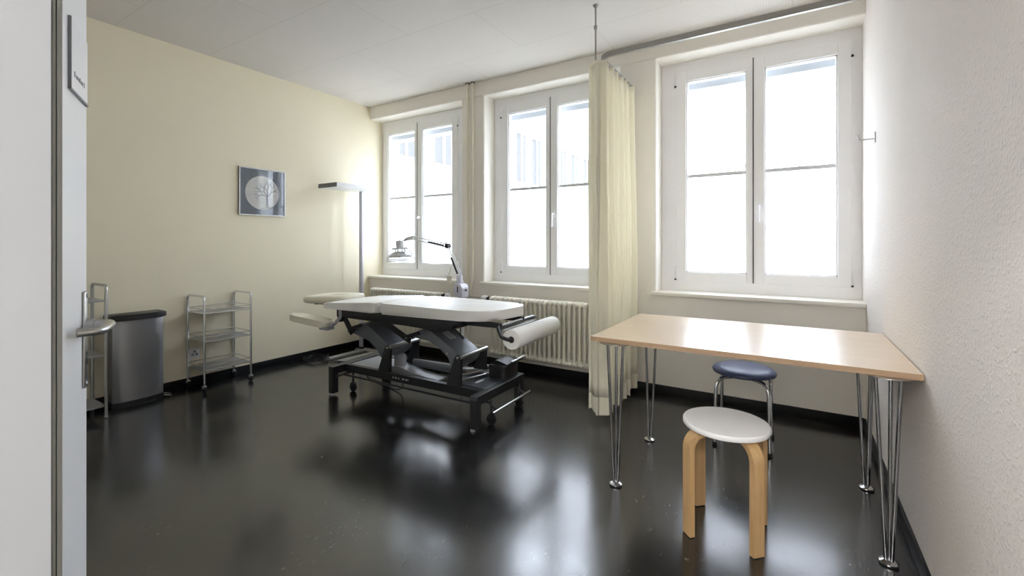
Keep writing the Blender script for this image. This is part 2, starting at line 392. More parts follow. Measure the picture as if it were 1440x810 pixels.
# ------------------------------------------------------------------ windows
WL = ['window at the far left beside the yellow wall, heat lamp in front', 'middle window partly hidden by the cream curtain', 'right window above the beech table']
for i, ((ox0, ox1), s0) in enumerate(zip(OPEN, SASH)):
    wd = thing('window_%d' % (i+1), 'white two-leaf ' + WL[i], 'window', ((ox0+ox1)/2, 3.8, SILL), kind='structure')
    s1 = s0+1.135; Z0, Z1 = 0.88, 2.56; mid = s0+0.55
    b = NB()
    y0, y1 = 3.80, 3.88
    box(b, ox0, s0+0.015, y0, y1, SILL-0.01, HEAD); box(b, s1-0.015, ox1, y0, y1, SILL-0.01, HEAD)
    box(b, s0+0.015, s1-0.015, y0, y1, SILL-0.01, Z0+0.02); box(b, s0+0.015, s1-0.015, y0, y1, Z1-0.02, HEAD)
    obj('window_frame', b, 'window_white', wd)
    b = NB(); box(b, ox0-(0.035 if i else 0), ox1+(0.03 if i < 2 else 0), YB-0.035, 3.80, SILL-0.03, SILL, 0.006)
    if i: pass
    obj('window_sill', b, 'sill', wd, smooth=40)
    for k, (a, c, g0, g1) in enumerate(((s0, mid-0.002, s0+0.075, s0+0.506), (mid+0.002, s1, s0+0.622, s0+1.061))):
        b = NB(); gz0, gz1 = 0.947, 2.475; ya, yb = 3.786, 3.85
        box(b, a, g0, ya, yb, Z0, Z1, 0.003); box(b, g1, c, ya, yb, Z0, Z1, 0.003)
        box(b, g0, g1, ya, yb, Z0, gz0, 0.002); box(b, g0, g1, ya, yb, gz1, Z1, 0.002)
        sa = obj('window_sash', b, 'window_white', wd)
        b = NB(); t = 0.010
        box(b, g0-0.001, g0+t, ya+0.012, yb-0.01, gz0, gz1); box(b, g1-t, g1+0.001, ya+0.012, yb-0.01, gz0, gz1)
        box(b, g0, g1, ya+0.012, yb-0.01, gz0-0.001, gz0+t); box(b, g0, g1, ya+0.012, yb-0.01, gz1-t, gz1+0.001)
        obj('glazing_bead', b, 'bead_white', sa)
        zb = 1.715
        b = NB(); box(b, g0, g1, 3.822, 3.828, zb, gz1); obj('clear_pane', b, 'glass', sa)
        b = NB(); box(b, g0, g1, 3.822, 3.828, gz0, zb); obj('frosted_pane', b, 'frosted', sa)
        b = NB(); box(b, g0+t, g1-t, 3.812, 3.823, zb-0.013, zb+0.014, 0.002); obj('pane_divider', b, 'shade_bar', sa)
    # seam strip between the leaves, handle, hinges
    b = NB(); box(b, mid-0.0035, mid+0.0035, 3.784, 3.80, Z0, Z1); obj('seam', b, 'gap', wd)
    b = NB(); hc = mid+0.035; ya = 3.786
    if i == 0:
        lathe(b, [(0.0, -0.045), (0.012, -0.044), (0.016, -0.036), (0.016, -0.025), (0.009, -0.018), (0.009, 0)], (hc, ya, 1.475), 'y', 20)
    else:
        box(b, hc-0.014, hc+0.014, ya-0.010, ya, 1.42, 1.485, 0.004)
        tube(b, arc_path([(hc, ya, 1.455), (hc, ya-0.04, 1.455), (hc, ya-0.045, 1.335)], 0.012), 0.009, 10)
    obj('window_handle', b, 'white_plastic', wd, smooth=40)
    for hx0, hz in ((s0-0.006, 2.45), (s0-0.006, 0.895), (s1+0.006, 2.45), (s1+0.006, 0.895)):
        if i == 0 and hx0 < s0: continue
        b = NB(); tube(b, [(hx0, 3.785, hz), (hx0, 3.785, hz+0.10)], 0.007, 10); h_ = obj('hinge', b, 'bead_white', wd)
        b = NB(); tube(b, [(hx0, 3.784, hz-0.012), (hx0, 3.784, hz)], 0.0078, 10); obj('hinge_cap', b, 'black_plastic', h_)
    b = NB(); box(b, ox0+0.02, ox1-0.02, 3.92, 4.05, 2.438, 2.635, 0.005); obj('outer_blind', b, 'blind_box', wd)
    for gx in (s0+0.045, s1-0.045):
        b = NB(); box(b, gx-0.02, gx+0.02, 3.93, 3.97, 0.85, 2.47); obj('blind_guide', b, 'bead_white', wd)

# ------------------------------------------------------------------ doorway and door
# unseen ceiling lamps added behind the camera to brighten the jamb and room
for lx in (-1.3, 0.2):
    lt = thing('added_ceiling_light', 'added flat white corridor fill light, unseen outside the doorway, ' + ('nearer the jamb' if lx < 0 else 'straight behind the doorway'), 'added fill light', (lx, -1.6, ZC))
    b = NB(); box(b, lx-0.6, lx+0.6, -1.75, -1.45, ZC-0.06, ZC, 0.006); obj('fill_housing', b, 'white_plastic', lt)
    light('corridor_fill', 'AREA', (lx, -1.6, ZC-0.065), (0, 0, 0), 75, (1.15, 0.26), (1.0, 0.99, 0.98))
b = NB()
box(b, -0.745, -0.70, -0.25, 0.1522, 0, 2.03); struct('trim_1', b, 'frame_white', 'pale lacquered door jamb close on the left edge', 'door frame')
b = NB(); box(b, -0.745, -0.7012, 0.1522, 0.1562, 0, 2.03); box(b, -0.745, -0.7004, 0.1574, 0.1615, 0, 2.03)
struct('trim_2', b, 'frame_grey', 'grey rebate strip on the edge of the door jamb', 'door frame')
b = NB(); box(b, -0.745, -0.7020, 0.1562, 0.1574, 0, 2.03); struct('trim_3', b, 'rubber', 'black rubber seal in the door jamb', 'door seal')
b = NB(); box(b, -0.77, 0.393, -0.25, -0.06, 2.03, 2.08); struct('trim_4', b, 'frame_white', 'head of the door frame above the doorway', 'door frame')

Bp, Hp = Vector((-1.466, 0.381, 0)), Vector((-0.784, 0.069, 0))
du = (Bp-Hp).normalized(); dn = Vector((-du.y, du.x, 0))
if dn.y < 0: dn = -dn                                     # dn points to the camera side (room)
Lw = (Bp-Hp).length
door = thing('door_1', 'white door leaf standing open at the left with steel lever and grey sign', 'door', (Hp.x, Hp.y, 0), kind='structure')
def dpt(s, n, z): return Hp+du*s+dn*n+Vector((0, 0, z))
def dbox(bm, s0, s1, n0, n1, z0, z1, bev=0):
    obox(bm, dpt((s0+s1)/2, (n0+n1)/2, (z0+z1)/2), du, dn, (0, 0, 1), (s1-s0)/2, (n1-n0)/2, (z1-z0)/2, bev)
b = NB(); dbox(b, 0, Lw, -0.042, 0, 0.012, 2.02, 0.002); obj('door_leaf', b, 'door_white', door)
hs = Lw-0.032
b = NB(); dbox(b, hs-0.014, hs+0.014, 0, 0.006, 0.835, 1.065, 0.0055); pl = obj('lock_plate', b, 'steel', door, smooth=50)
b = NB(); tube(b, [dpt(hs, 0.004, 0.915), dpt(hs, 0.0075, 0.915)], 0.006, 12); dbox(b, hs-0.003, hs+0.003, 0.004, 0.0072, 0.89, 0.912)
obj('keyhole', b, 'dark_hole', pl)
for z in (0.845, 1.055):
    b = NB(); tube(b, [dpt(hs, 0.005, z), dpt(hs, 0.0085, z)], 0.005, 12); obj('screw', b, 'chrome', pl)
b = NB()
zh = 0.985
pth = arc_path([dpt(hs, 0.004, zh), dpt(hs, 0.052, zh), dpt(hs-0.115, 0.052, zh), dpt(hs-0.128, 0.012, zh)], 0.045, 8)
tube(b, pth, 0.0098, 16); tube(b, [dpt(hs, 0.004, zh), dpt(hs, 0.02, zh)], 0.0145, 16)
obj('door_handle', b, 'steel', door, smooth=60)
b = NB(); dbox(b, Lw-0.165, Lw-0.012, 0, 0.004, 1.515, 1.665, 0.001); sg = obj('door_sign', b, 'white_plastic', door)
b = NB(); dbox(b, Lw-0.168, Lw-0.163, 0, 0.0055, 1.512, 1.668); dbox(b, Lw-0.168, Lw-0.010, 0, 0.0055, 1.511, 1.5155); obj('sign_frame', b, 'lamp_end', sg)
b = NB()
for k, (a, hh) in enumerate(((0.02, .012), (0.034, .008), (0.044, .008), (0.056, .008), (0.066, .011), (0.078, .008), (0.088, .008), (0.104, .012))):
    dbox(b, Lw-0.155+a, Lw-0.155+a+0.007, 0.0035, 0.0046, 1.547, 1.547+hh)
obj('sign_text', b, 'ink', sg)

# ------------------------------------------------------------------ heating: radiators, pipes
RL = ['cream column radiator under the far left window behind the treatment table', 'cream column radiator under the middle window beside the curtain']
for i, (x0, nsec, z0, z1) in enumerate(((-4.03, 22, 0.14, 0.685), (-2.40, 22, 0.14, 0.69))):
    pitch = 0.0465; yc = 3.475
    ra = thing('radiator', RL[i], 'radiator', (x0+nsec*pitch/2, yc, z0), group='radiators under the windows')
    def sec(bm, x):
        for yy, rt in ((yc-0.036, 0.0135), (yc+0.036, 0.010)):
            tube(bm, [(x, yy, z0+0.035), (x, yy, z1-0.035)], rt, 10)
        for zz in (z0+0.03, z1-0.03):                       # the rounded head and foot
            lathe(bm, [(0.012, -pitch/2), (0.024, -pitch*0.34), (0.027, 0), (0.024, pitch*0.34), (0.012, pitch/2)], (x, yc-0.025, zz), 'x', 14)
            lathe(bm, [(0.012, -pitch/2), (0.024, -pitch*0.34), (0.027, 0), (0.024, pitch*0.34), (0.012, pitch/2)], (x, yc+0.025, zz), 'x', 14)
            box(bm, x-0.011, x+0.011, yc-0.025, yc+0.025, zz-0.026, zz+0.026, 0.004)
    b = NB(); sec(b, x0+pitch/2); first = obj('radiator_section', b, 'radiator', ra, smooth=50)
    for k in range(1, nsec):
        c = first.copy(); COL.objects.link(c); c.location.x = first.location.x+k*pitch
    xe = x0 if i else x0+nsec*pitch; sg_ = -1 if i else 1; zv = z1-0.03
    b = NB(); lathe(b, [(0.010, 0), (0.012, sg_*0.02), (0.021, sg_*0.021), (0.021, sg_*0.032), (0.014, sg_*0.033), (0.014, sg_*0.05)], (xe, yc, zv), 'x', 16); obj('valve_body', b, 'black_plastic', ra, smooth=40)
    b = NB(); lathe(b, [(0.018, sg_*0.05), (0.026, sg_*0.056), (0.027, sg_*0.085), (0.022, sg_*0.10), (0.0, sg_*0.103)], (xe, yc, zv), 'x', 20); obj('valve_knob', b, 'white_plastic', ra, smooth=40)
    for bx in (x0+0.12, x0+nsec*pitch-0.12):
        for zw in (z0+0.06, z1-0.10): b = NB(); box(b, bx-0.012, bx+0.012, yc+0.02, YB-0.001, zw, zw+0.03, 0.002); obj('wall_bracket', b, 'radiator', ra)
py = YB-0.028
b = NB(); tube(b, arc_path([(-2.766, py, ZC-0.002), (-2.766, py, 0.175), (-2.766, py-0.03, 0.175), (-2.41, py-0.03, 0.175), (-2.40, 3.475, 0.17)], 0.03), 0.0135, 12)
tube(b, arc_path([(-2.766, py, 0.19), (-2.79, py, 0.172), (-3.01, 3.475, 0.17)], 0.03), 0.010, 12)
p1 = obj('heating_pipe', b, 'pipe', None, smooth=50); tag(p1, 'left cream pipe of the pair between the windows, running down to floor level', 'pipe', 'heating pipes')
b = NB(); lathe(b, [(0.016, -0.004), (0.016, 0.004)], (-2.766, py, 1.95), 'z', 16); obj('pipe_collar', b, 'pipe', p1)
b = NB(); tube(b, arc_path([(-2.700, py, ZC-0.002), (-2.700, py, 0.83), (-2.735, py, 0.70), (-2.735, py, 0.655)], 0.05), 0.0135, 12)
tube(b, arc_path([(-3.00, 3.50, 0.655), (-2.90, py, 0.655), (-2.60, py, 0.655), (-2.48, 3.50, 0.66), (-2.45, 3.49, 0.66)], 0.03), 0.008, 12)
p2 = obj('heating_pipe', b, 'pipe', None, smooth=50); tag(p2, 'right cream pipe of the pair between the windows, bending left above the radiators', 'pipe', 'heating pipes')
b = NB(); lathe(b, [(0.016, -0.004), (0.016, 0.004)], (-2.700, py, 1.95), 'z', 16); obj('pipe_collar', b, 'pipe', p2)
b = NB(); 
for px in (-2.766, -2.700): lathe(b, [(0.024, 0), (0.022, 0.006), (0.013, 0.007)], (px, py, ZC-0.008), 'z', 20)
tag(obj('pipe_rosette', b, 'gap'), 'dark ceiling rosette where the pair of pipes enters the ceiling', 'pipe cover')

# small crank holder on the sill of window 1
ch = thing('blind_crank', 'small cream crank holder with thin rod clipped to the sill of the far left window', 'blind crank', (-2.985, 3.572, 0.80))
b = NB(); box(b, -3.005, -2.965, 3.545, 3.574, 0.765, 0.85, 0.004); obj('holder', b, 'sill', ch)
b = NB(); tube(b, [(-2.987, 3.56, 0.85), (-2.987, 3.60, 0.93)], 0.004, 8); obj('rod', b, 'steel', ch)

# ------------------------------------------------------------------ curtain rail and curtain
YR, XCR = 2.862, -1.105
cr_ = thing('curtain_rail', 'grey metal curtain rail bent at a corner and hung from the ceiling', 'curtain rail', (-1.105, 2.862, 2.43))
b = NB()
pth = arc_path([(XCR, YB, 2.43), (XCR, YR, 2.43), (XR, YR, 2.43)], 0.11, 10)
n = len(pth); prev = None
for k, p in enumerate(pth):
    t = (pth[min(k+1, n-1)]-pth[max(k-1, 0)]).normalized(); s = Vector((-t.y, t.x, 0))
    ring = [b.verts.new(p+s*a+Vector((0, 0, c))) for a, c in ((-0.011, -0.017), (0.011, -0.017), (0.011, 0.017), (-0.011, 0.017))]
    if prev:
        for q in range(4): b.faces.new((prev[q], prev[(q+1) % 4], ring[(q+1) % 4], ring[q]))
    else: b.faces.new(ring[::-1])
    prev = ring
b.faces.new(prev)
obj('rail', b, 'rail_grey', cr_, smooth=30)
b = NB(); tube(b, [(-1.125, YR, 2.40), (-1.125, YR, ZC)], 0.006, 10); lathe(b, [(0.02, 0), (0.02, -0.004), (0.006, -0.02)], (-1.125, YR, ZC), 'z', 20)
obj('ceiling_rod', b, 'rail_grey', cr_, smooth=40)
b = NB(); lathe(b, [(0.012, -0.012), (0.012, 0.012)], (-1.125, YR, 2.63), 'z', 14); obj('rod_clamp', b, 'rail_grey', cr_)

cu = thing('curtain', 'long cream pleated curtain hanging from the rail between the windows', 'curtain', (-1.12, 3.2, 0.05))
def curtain_sheet(z_lo, z_hi, off=0.0):
    bm = NB(); NU, NZ = 260, 30; rows = []
    for j in range(NZ+1):
        f = j/NZ; z = z_lo+(z_hi-z_lo)*f; fl = 1-(z-0.05)/2.35          # 0 at the top, 1 at the hem
        amp = 0.040+0.014*fl; row = []
        for i in range(NU+1):
            u = i/NU
            if u < 0.10:                                            # turned front edge, facing the room
                t = u/0.10; x = -1.185+0.100*t+0.004*math.sin(t*9+z*3); y = 2.885-0.040*t+0.010*math.sin(t*7)
                y -= 0.03*fl*t
            else:
                t = (u-0.10)/0.90; y = 2.845-0.03*fl+(3.545-2.845+0.03*fl)*t
                ph = 2*PI*8*(t+0.018*math.sin(7*t)+0.006*math.sin(z*2+t*11))
                wob = 0.012*math.sin(2.3*z+5*t)*fl
                x = -1.098+amp*(1.0+0.3*math.sin(3.1*t*7))*(2*abs(math.sin(ph/2))**0.8-1.1)*min(1, t*14+0.15)+0.35*amp*math.sin(2*ph+1)*fl*min(1, t*10)+wob
                y += 0.012*math.cos(ph)*min(1, t*10)
            zz = z
            if off and j == 0: zz = z
            row.append(bm.verts.new((x+off, y, zz+(0.012*math.sin(u*40)*(1-f) if z_lo < 0.1 else 0))))
        rows.append(row)
    for A, B in zip(rows, rows[1:]):
        for i in range(NU): bm.faces.new((A[i], A[i+1], B[i+1], B[i])).smooth = True
    return bm
def cloth_obj(name, bm, m, parent):
    o = obj(name, bm, m, parent); s = o.modifiers.new('thick', 'SOLIDIFY'); s.thickness = 0.0016; s.offset = 0; return o
cloth_obj('curtain_fabric', curtain_sheet(0.16, 2.385), 'curtain', cu)
cloth_obj('curtain_hem', curtain_sheet(0.05, 0.16), 'curtain_hem', cu)
cloth_obj('heading_tape', curtain_sheet(2.385, 2.405), 'curtain_hem', cu)
for k in range(12): b = NB(); box(b, XCR-0.004, XCR+0.004, 2.95+k*0.053-0.003, 2.95+k*0.053+0.003, 2.398, 2.4125); obj('glider', b, 'white_plastic', cu)

# ------------------------------------------------------------------ table
tb = thing('table', 'beech-topped table on chrome hairpin legs against the right wall', 'table', (-0.22, 2.52, 0))
tx0, tx1, ty0, ty1, tz = -0.850, 0.388, 2.095, 2.945, 0.72
b = NB(); box(b, tx0, tx1, ty0, ty1, tz-0.023, tz, 0.0015); top = obj('tabletop', b, 'beech', tb)
b = NB()
for a in ((tx0-0.0008, tx0, ty0, ty1), (tx1, tx1+0.0008, ty0, ty1), (tx0, tx1, ty0-0.0008, ty0), (tx0, tx1, ty1, ty1+0.0008)): box(b, *a, tz-0.0225, tz-0.001)
obj('edge_band', b, 'beech_edge', top, label='darker brown edge band of the table top')
for fx, fy, sx, sy in ((-0.733, 2.129, -1, -1), (0.300, 2.137, 1, -1), (-0.729, 2.722, -1, 1), (0.301, 2.733, 1, 1)):
    b = NB(); ang0 = math.atan2(sy, sx)
    for k in range(3):
        a = ang0+2*PI*k/3; r0 = 0.042
        tube(b, [(fx+math.cos(a)*r0, fy+math.sin(a)*r0, tz-0.026), (fx+math.cos(a)*0.010, fy+math.sin(a)*0.010, 0.014)], 0.0068, 10)
    lg = obj('leg', b, 'dark_chrome', tb, smooth=50)
    b = NB(); lathe(b, [(0.075, 0), (0.075, 0.004)], (fx, fy, tz-0.027), 'z', 24); obj('mounting_plate', b, 'steel', lg)
    b = NB(); lathe(b, [(0.030, 0.006), (0.030, 0.010), (0.020, 0.016), (0.012, 0.018)], (fx, fy, 0), 'z', 28); f_ = obj('foot_disc', b, 'chrome', lg, smooth=40)
    b = NB(); lathe(b, [(0.027, 0), (0.027, 0.006)], (fx, fy, 0), 'z', 24); obj('foot_pad', b, 'rubber', lg)

# ------------------------------------------------------------------ stools
sx_, sy_ = -0.236, 2.044
st = thing('stool', 'round white-topped stool with four bent birch legs in front of the table', 'stool', (sx_, sy_, 0))
b = NB(); lathe(b, [(0.0, 0.447), (0.155, 0.447), (0.1625, 0.4455), (0.165, 0.442), (0.165, 0.428), (0.163, 0.425), (0.0, 0.425)], (sx_, sy_, 0), 'z', 56)
obj('seat', b, 'stool_white', st, smooth=40)
for k in range(4):
    a = PI/4+k*PI/2; u = Vector((math.cos(a), math.sin(a), 0)); v = Vector((-math.sin(a), math.cos(a), 0)); c = Vector((sx_, sy_, 0))
    rr = 0.183; R = 0.075; t_ = 0.022
    pth = [(rr, 0.004), (rr, 0.12), (rr, 0.24), (rr, 0.424-R)]+[(rr-R+R*math.cos(q), 0.424-R+R*math.sin(q)) for q in [PI/2*j/8 for j in range(1, 9)]]+[(0.045, 0.424)]
    b = NB(); prev = None
    for j, (r, z) in enumerate(pth):
        r2, z2 = pth[min(j+1, len(pth)-1)]; r1, z1 = pth[max(j-1, 0)]
        d = Vector((r2-r1, z2-z1)).normalized(); nr = Vector((-d.y, d.x))      # pointing inward / down
        ring = []
        for s, e in ((-1, 0), (1, 0), (1, 1), (-1, 1)):
            pr, pz = r+nr.x*t_*e, z+nr.y*t_*e
            ring.append(b.verts.new(c+u*pr+v*(s*0.024)+Vector((0, 0, pz))))
        if prev:
            for q in range(4): b.faces.new((prev[q], prev[(q+1) % 4], ring[(q+1) % 4], ring[q]))
        else: b.faces.new(ring[::-1])
        prev = ring
    b.faces.new(prev)
    lg = obj('leg', b, 'birch', st, smooth=30)
    b = NB(); obox(b, c+u*(rr-t_/2)+Vector((0, 0, 0.002)), u, v, (0, 0, 1), 0.009, 0.022, 0.002); obj('foot_pad', b, 'rubber', lg)
bx_, by_ = -0.248, 3.005
st = thing('stool', 'round stool with dark blue vinyl seat and chrome legs under the table', 'stool', (bx_, by_, 0))
b = NB(); lathe(b, [(0.0, 0.455), (0.09, 0.453), (0.135, 0.447), (0.162, 0.436), (0.172, 0.423), (0.168, 0.411), (0.150, 0.405), (0.0, 0.405)], (bx_, by_, 0), 'z', 48); obj('seat', b, 'navy', st, smooth=60)
b = NB(); lathe(b, [(0.12, 0.397), (0.12, 0.405)], (bx_, by_, 0), 'z', 32); obj('seat_plate', b, 'black_metal', st)
for k in range(4):
    a = PI/4+k*PI/2; u = Vector((math.cos(a), math.sin(a), 0)); c = Vector((bx_, by_, 0))
    b = NB(); tube(b, arc_path([c+u*0.198+Vector((0, 0, 0.012)), c+u*0.190+Vector((0, 0, 0.392)), c+u*0.05+Vector((0, 0, 0.388))], 0.07, 8), 0.010, 12); lg = obj('leg', b, 'chrome', st, smooth=60)
    b = NB(); lathe(b, [(0.013, 0), (0.014, 0.016), (0.011, 0.02)], c+u*0.198, 'z', 14); obj('foot_cap', b, 'rubber', lg, smooth=40)

# ------------------------------------------------------------------ floor uplighter
fl = thing('floor_lamp', 'tall floor uplighter with flat rectangular head in the corner by the yellow wall', 'floor lamp', (-4.055, 3.385, 0))
b = NB(); box(b, -4.19, -3.895, 2.905, 3.365, 1.752, 1.795, 0.002); hd = obj('lamp_head', b, 'lamp_white', fl)
b = NB(); box(b, -4.191, -3.894, 2.900, 2.9045, 1.751, 1.796); obj('end_cap', b, 'lamp_end', hd, label='grey end cap')
b = NB(); box(b, -4.17, -3.915, 2.925, 3.30, 1.795, 1.800); obj('top_glass', b, 'frosted', hd)
b = NB(); box(b, -4.078, -4.034, 3.325, 3.350, 0.012, 1.752, 0.003); obj('pole', b, 'pole_grey', fl, smooth=30)
b = NB(); box(b, -4.040, -3.960, 2.86, 3.39, 0, 0.014, 0.002); box(b, -3.850, -3.770, 2.88, 3.39, 0, 0.014, 0.002); box(b, -4.115, -3.770, 3.30, 3.39, 0, 0.0135, 0.002)
obj('base', b, 'base_grey', fl)
b = NB(); box(b, -4.085, -4.027, 3.318, 3.358, 0.012, 0.035, 0.004); obj('pole_socket', b, 'black_plastic', fl)
# cables on the floor
b = NB(); pts = []
for k in range(60):
    a = k*0.34; r = 0.10+0.02*math.sin(k*1.7); pts.append(Vector((-4.075+r*math.cos(a), 2.80+0.11*math.sin(a)+0.01*math.sin(k), 0.008+0.0006*k)))
pts = [Vector((-4.21, 2.86, 0.05)), Vector((-4.19, 2.84, 0.012))]+pts+[Vector((-3.90, 2.84, 0.012)), Vector((-3.70, 2.90, 0.008)), Vector((-3.40, 2.86, 0.008)), Vector((-3.20, 2.70, 0.008)), Vector((-2.95, 2.62, 0.008)), Vector((-2.70, 2.56, 0.008)), Vector((-2.62, 2.56, 0.05)), Vector((-2.62, 2.56, 0.18))]
def smooth_pts(pts, n=4):
    out = []
    for i in range(len(pts)-1):
        p0, p1, p2, p3 = pts[max(i-1, 0)], pts[i], pts[i+1], pts[min(i+2, len(pts)-1)]
        for k in range(n):
            t = k/n; out.append(0.5*((2*p1)+(p2-p0)*t+(2*p0-5*p1+4*p2-p3)*t*t+(3*p1-p0-3*p2+p3)*t**3))
    return out+[pts[-1]]
b = NB(); tube(b, smooth_pts(pts, 3), 0.0042, 8); o = obj('cable', b, 'cable', None, smooth=60); tag(o, 'black cable coiled on the floor by the lamp base and running under the treatment table', 'cable')

# ------------------------------------------------------------------ print on the left wall
pc = thing('framed_print', 'small square print with pale disc and branches in silver frame on yellow wall', 'picture', (XL, 2.337, 1.655))
y0, y1, z0, z1 = 2.122, 2.552, 1.438, 1.874
b = NB(); f = 0.008
for a in ((y0, y1, z0, z0+f), (y0, y1, z1-f, z1), (y0, y0+f, z0+f, z1-f), (y1-f, y1, z0+f, z1-f)): box(b, XL, XL+0.020, *a, 0.001)
obj('frame', b, 'steel', pc)
b = NB(); box(b, XL+0.002, XL+0.012, y0+f, y1-f, z0+f, z1-f); pr = obj('print', b, 'print_grey', pc)
b = NB(); lathe(b, [(0.158, 0.0121), (0.158, 0.0128)], (XL, 2.335, 1.650), 'x', 64); obj('printed_disc', b, 'disc_cream', pr, label='pale cream printed disc')
b = NB()
rnd = random.Random(3)
def twig(y, z, a, L, d):
    y2, z2 = y+L*math.cos(a), z+L*math.sin(a)
    if (y2-2.335)**2+(z2-1.65)**2 > 0.148**2: return
    wd_ = 0.0012+0.0011*d
    obox(b, (XL+0.0132, (y+y2)/2, (z+z2)/2), (1, 0, 0), (0, math.cos(a), math.sin(a)), (0, -math.sin(a), math.cos(a)), 0.0003, L/2+0.001, wd_)
    if d > 0:
        for s in (-1, 1): twig(y2, z2, a+s*rnd.uniform(0.25, 0.8), L*rnd.uniform(0.62, 0.9), d-1)
for a in (1.7, 2.3, 2.9, 0.9): twig(2.385, 1.62, a, 0.052, 3)
obox(b, (XL+0.0132, 2.378, 1.575), (1, 0, 0), (0, 1, 0), (0, 0, 1), 0.0003, 0.010, 0.055)
obj('printed_branches', b, 'print_ink', pr, label='grey printed branches')
b = NB(); box(b, XL+0.0137, XL+0.0145, y0+f, y1-f, z0+f, z1-f); obj('glass', b, 'print_glass', pc)

# outlet on the left wall
ol = thing('wall_outlet', 'white triple wall outlet low on the yellow wall behind the trolley', 'outlet', (XL, 1.772, 0.262))
b = NB(); box(b, XL, XL+0.009, 1.732, 1.812, 0.222, 0.302, 0.003); pt = obj('outlet_plate', b, 'white_plastic', ol)
for a in (PI/2, PI*7/6, PI*11/6):
    b = NB(); cy, cz = 1.772+0.017*math.cos(a), 0.262+0.017*math.sin(a)
    lathe(b, [(0.0125, 0.009), (0.0125, 0.0096)], (XL, cy, cz), 'x', 6); sk = obj('socket', b, 'light_plastic', pt)
    for q in (-0.005, 0, 0.005):
        pass
    b2 = NB(); 
    for q in (-0.006, 0, 0.006): lathe(b2, [(0.0021, 0.0096), (0.0021, 0.010)], (XL, cy+q, cz+(0.003 if q == 0 else 0)), 'x', 8)
    obj('socket_holes', b2, 'dark_hole', pt)
# coat hook on the right wall
hk = thing('coat_hook', 'small steel coat hook on the woodchip wall beside the right window', 'hook', (XR, 3.221, 1.775))
b = NB(); box(b, XR-0.006, XR, 3.209, 3.233, 1.745, 1.805, 0.002); obj('hook_plate', b, 'steel', hk)
b = NB(); tube(b, arc_path([(XR-0.004, 3.221, 1.768), (XR-0.072, 3.221, 1.766), (XR-0.078, 3.221, 1.792)], 0.012), 0.0038, 10); ball(b, (XR-0.078, 3.221, 1.793), 0.005); obj('hook_arm', b, 'steel', hk, smooth=60)

# ------------------------------------------------------------------ trolley and shelf rack
def loop(bm, x0, x1, y, z0, zt, r=0.0085):
    tube(bm, arc_path([(x0, y, z0), (x0, y, zt), (x1, y, zt), (x1, y, z0)], 0.035, 7), r, 12)
tr = thing('trolley', 'three-tier chrome trolley on castors against the yellow wall', 'trolley', (-4.065, 1.91, 0))
x0, x1, ya, yb = -4.216, -3.935, 1.720, 2.078
for y in (ya, yb):
    b = NB(); loop(b, x0, x1, y, 0.052, 0.757); obj('end_frame', b, 'chrome', tr, smooth=60)
for z in (0.165, 0.395, 0.618):
    b = NB(); box(b, x0+0.006, x1-0.006, ya+0.004, yb-0.004, z, z+0.004, 0.001); sh = obj('shelf', b, 'satin', tr)
    b = NB()
    for xx in (x0, x1): tube(b, [(xx, ya, z+0.002), (xx, yb, z+0.002)], 0.0045, 8)
    for yy in (ya, yb): tube(b, [(x0, yy, z+0.002), (x1, yy, z+0.002)], 0.0045, 8)
    for xx in (x0, x1): tube(b, [(xx, ya, z+0.037), (xx, yb, z+0.037)], 0.0035, 8)
    for yy in (ya, yb): tube(b, [(x0, yy, z+0.037), (x1, yy, z+0.037)], 0.0035, 8)
    obj('guard_rail', b, 'chrome', sh, smooth=60)
def castor(parent, x, y, r, name='castor', hub='white_plastic', stem=0.05, ax='y'):
    b = NB(); lathe(b, [(0.004, stem-0.0), (0.008, stem-0.006), (0.010, r*1.6), (0.0, r*1.5)], (x, y, 0), 'z', 12); 
    box(b, x-r*0.62, x+r*0.62, y-0.012, y+0.012, r*1.2, r*2.05, 0.003); cs = obj(name, b, hub, parent, smooth=40)
    b = NB(); lathe(b, [(r*0.8, -0.011), (r, -0.007), (r, 0.007), (r*0.8, 0.011)], (x, y, r), ax, 24); obj('wheel', b, 'rubber', cs, smooth=40)
for x in (x0+0.004, x1):
    for y in (ya, yb): castor(tr, x, y, 0.027, hub='satin')
rk = thing('shelf_rack', 'tall narrow chrome rack with grey shelves behind the door edge', 'shelf rack', (-4.065, 0.93, 0))
x0, x1, ya, yb = -4.200, -3.935, 0.745, 1.122
for y in (ya, yb):
    b = NB(); loop(b, x0, x1, y, 0.012, 0.895, 0.010); obj('end_frame', b, 'steel', rk, smooth=60)
for z in (0.075, 0.415, 0.785):
    b = NB(); box(b, x0, x1, ya, yb, z, z+0.012, 0.002); obj('shelf', b, 'satin', rk)
for x in (x0, x1):
    for y in (ya, yb):
        b = NB(); lathe(b, [(0.012, 0), (0.013, 0.014)], (x, y, 0), 'z', 12); obj('foot_cap', b, 'light_plastic', rk)

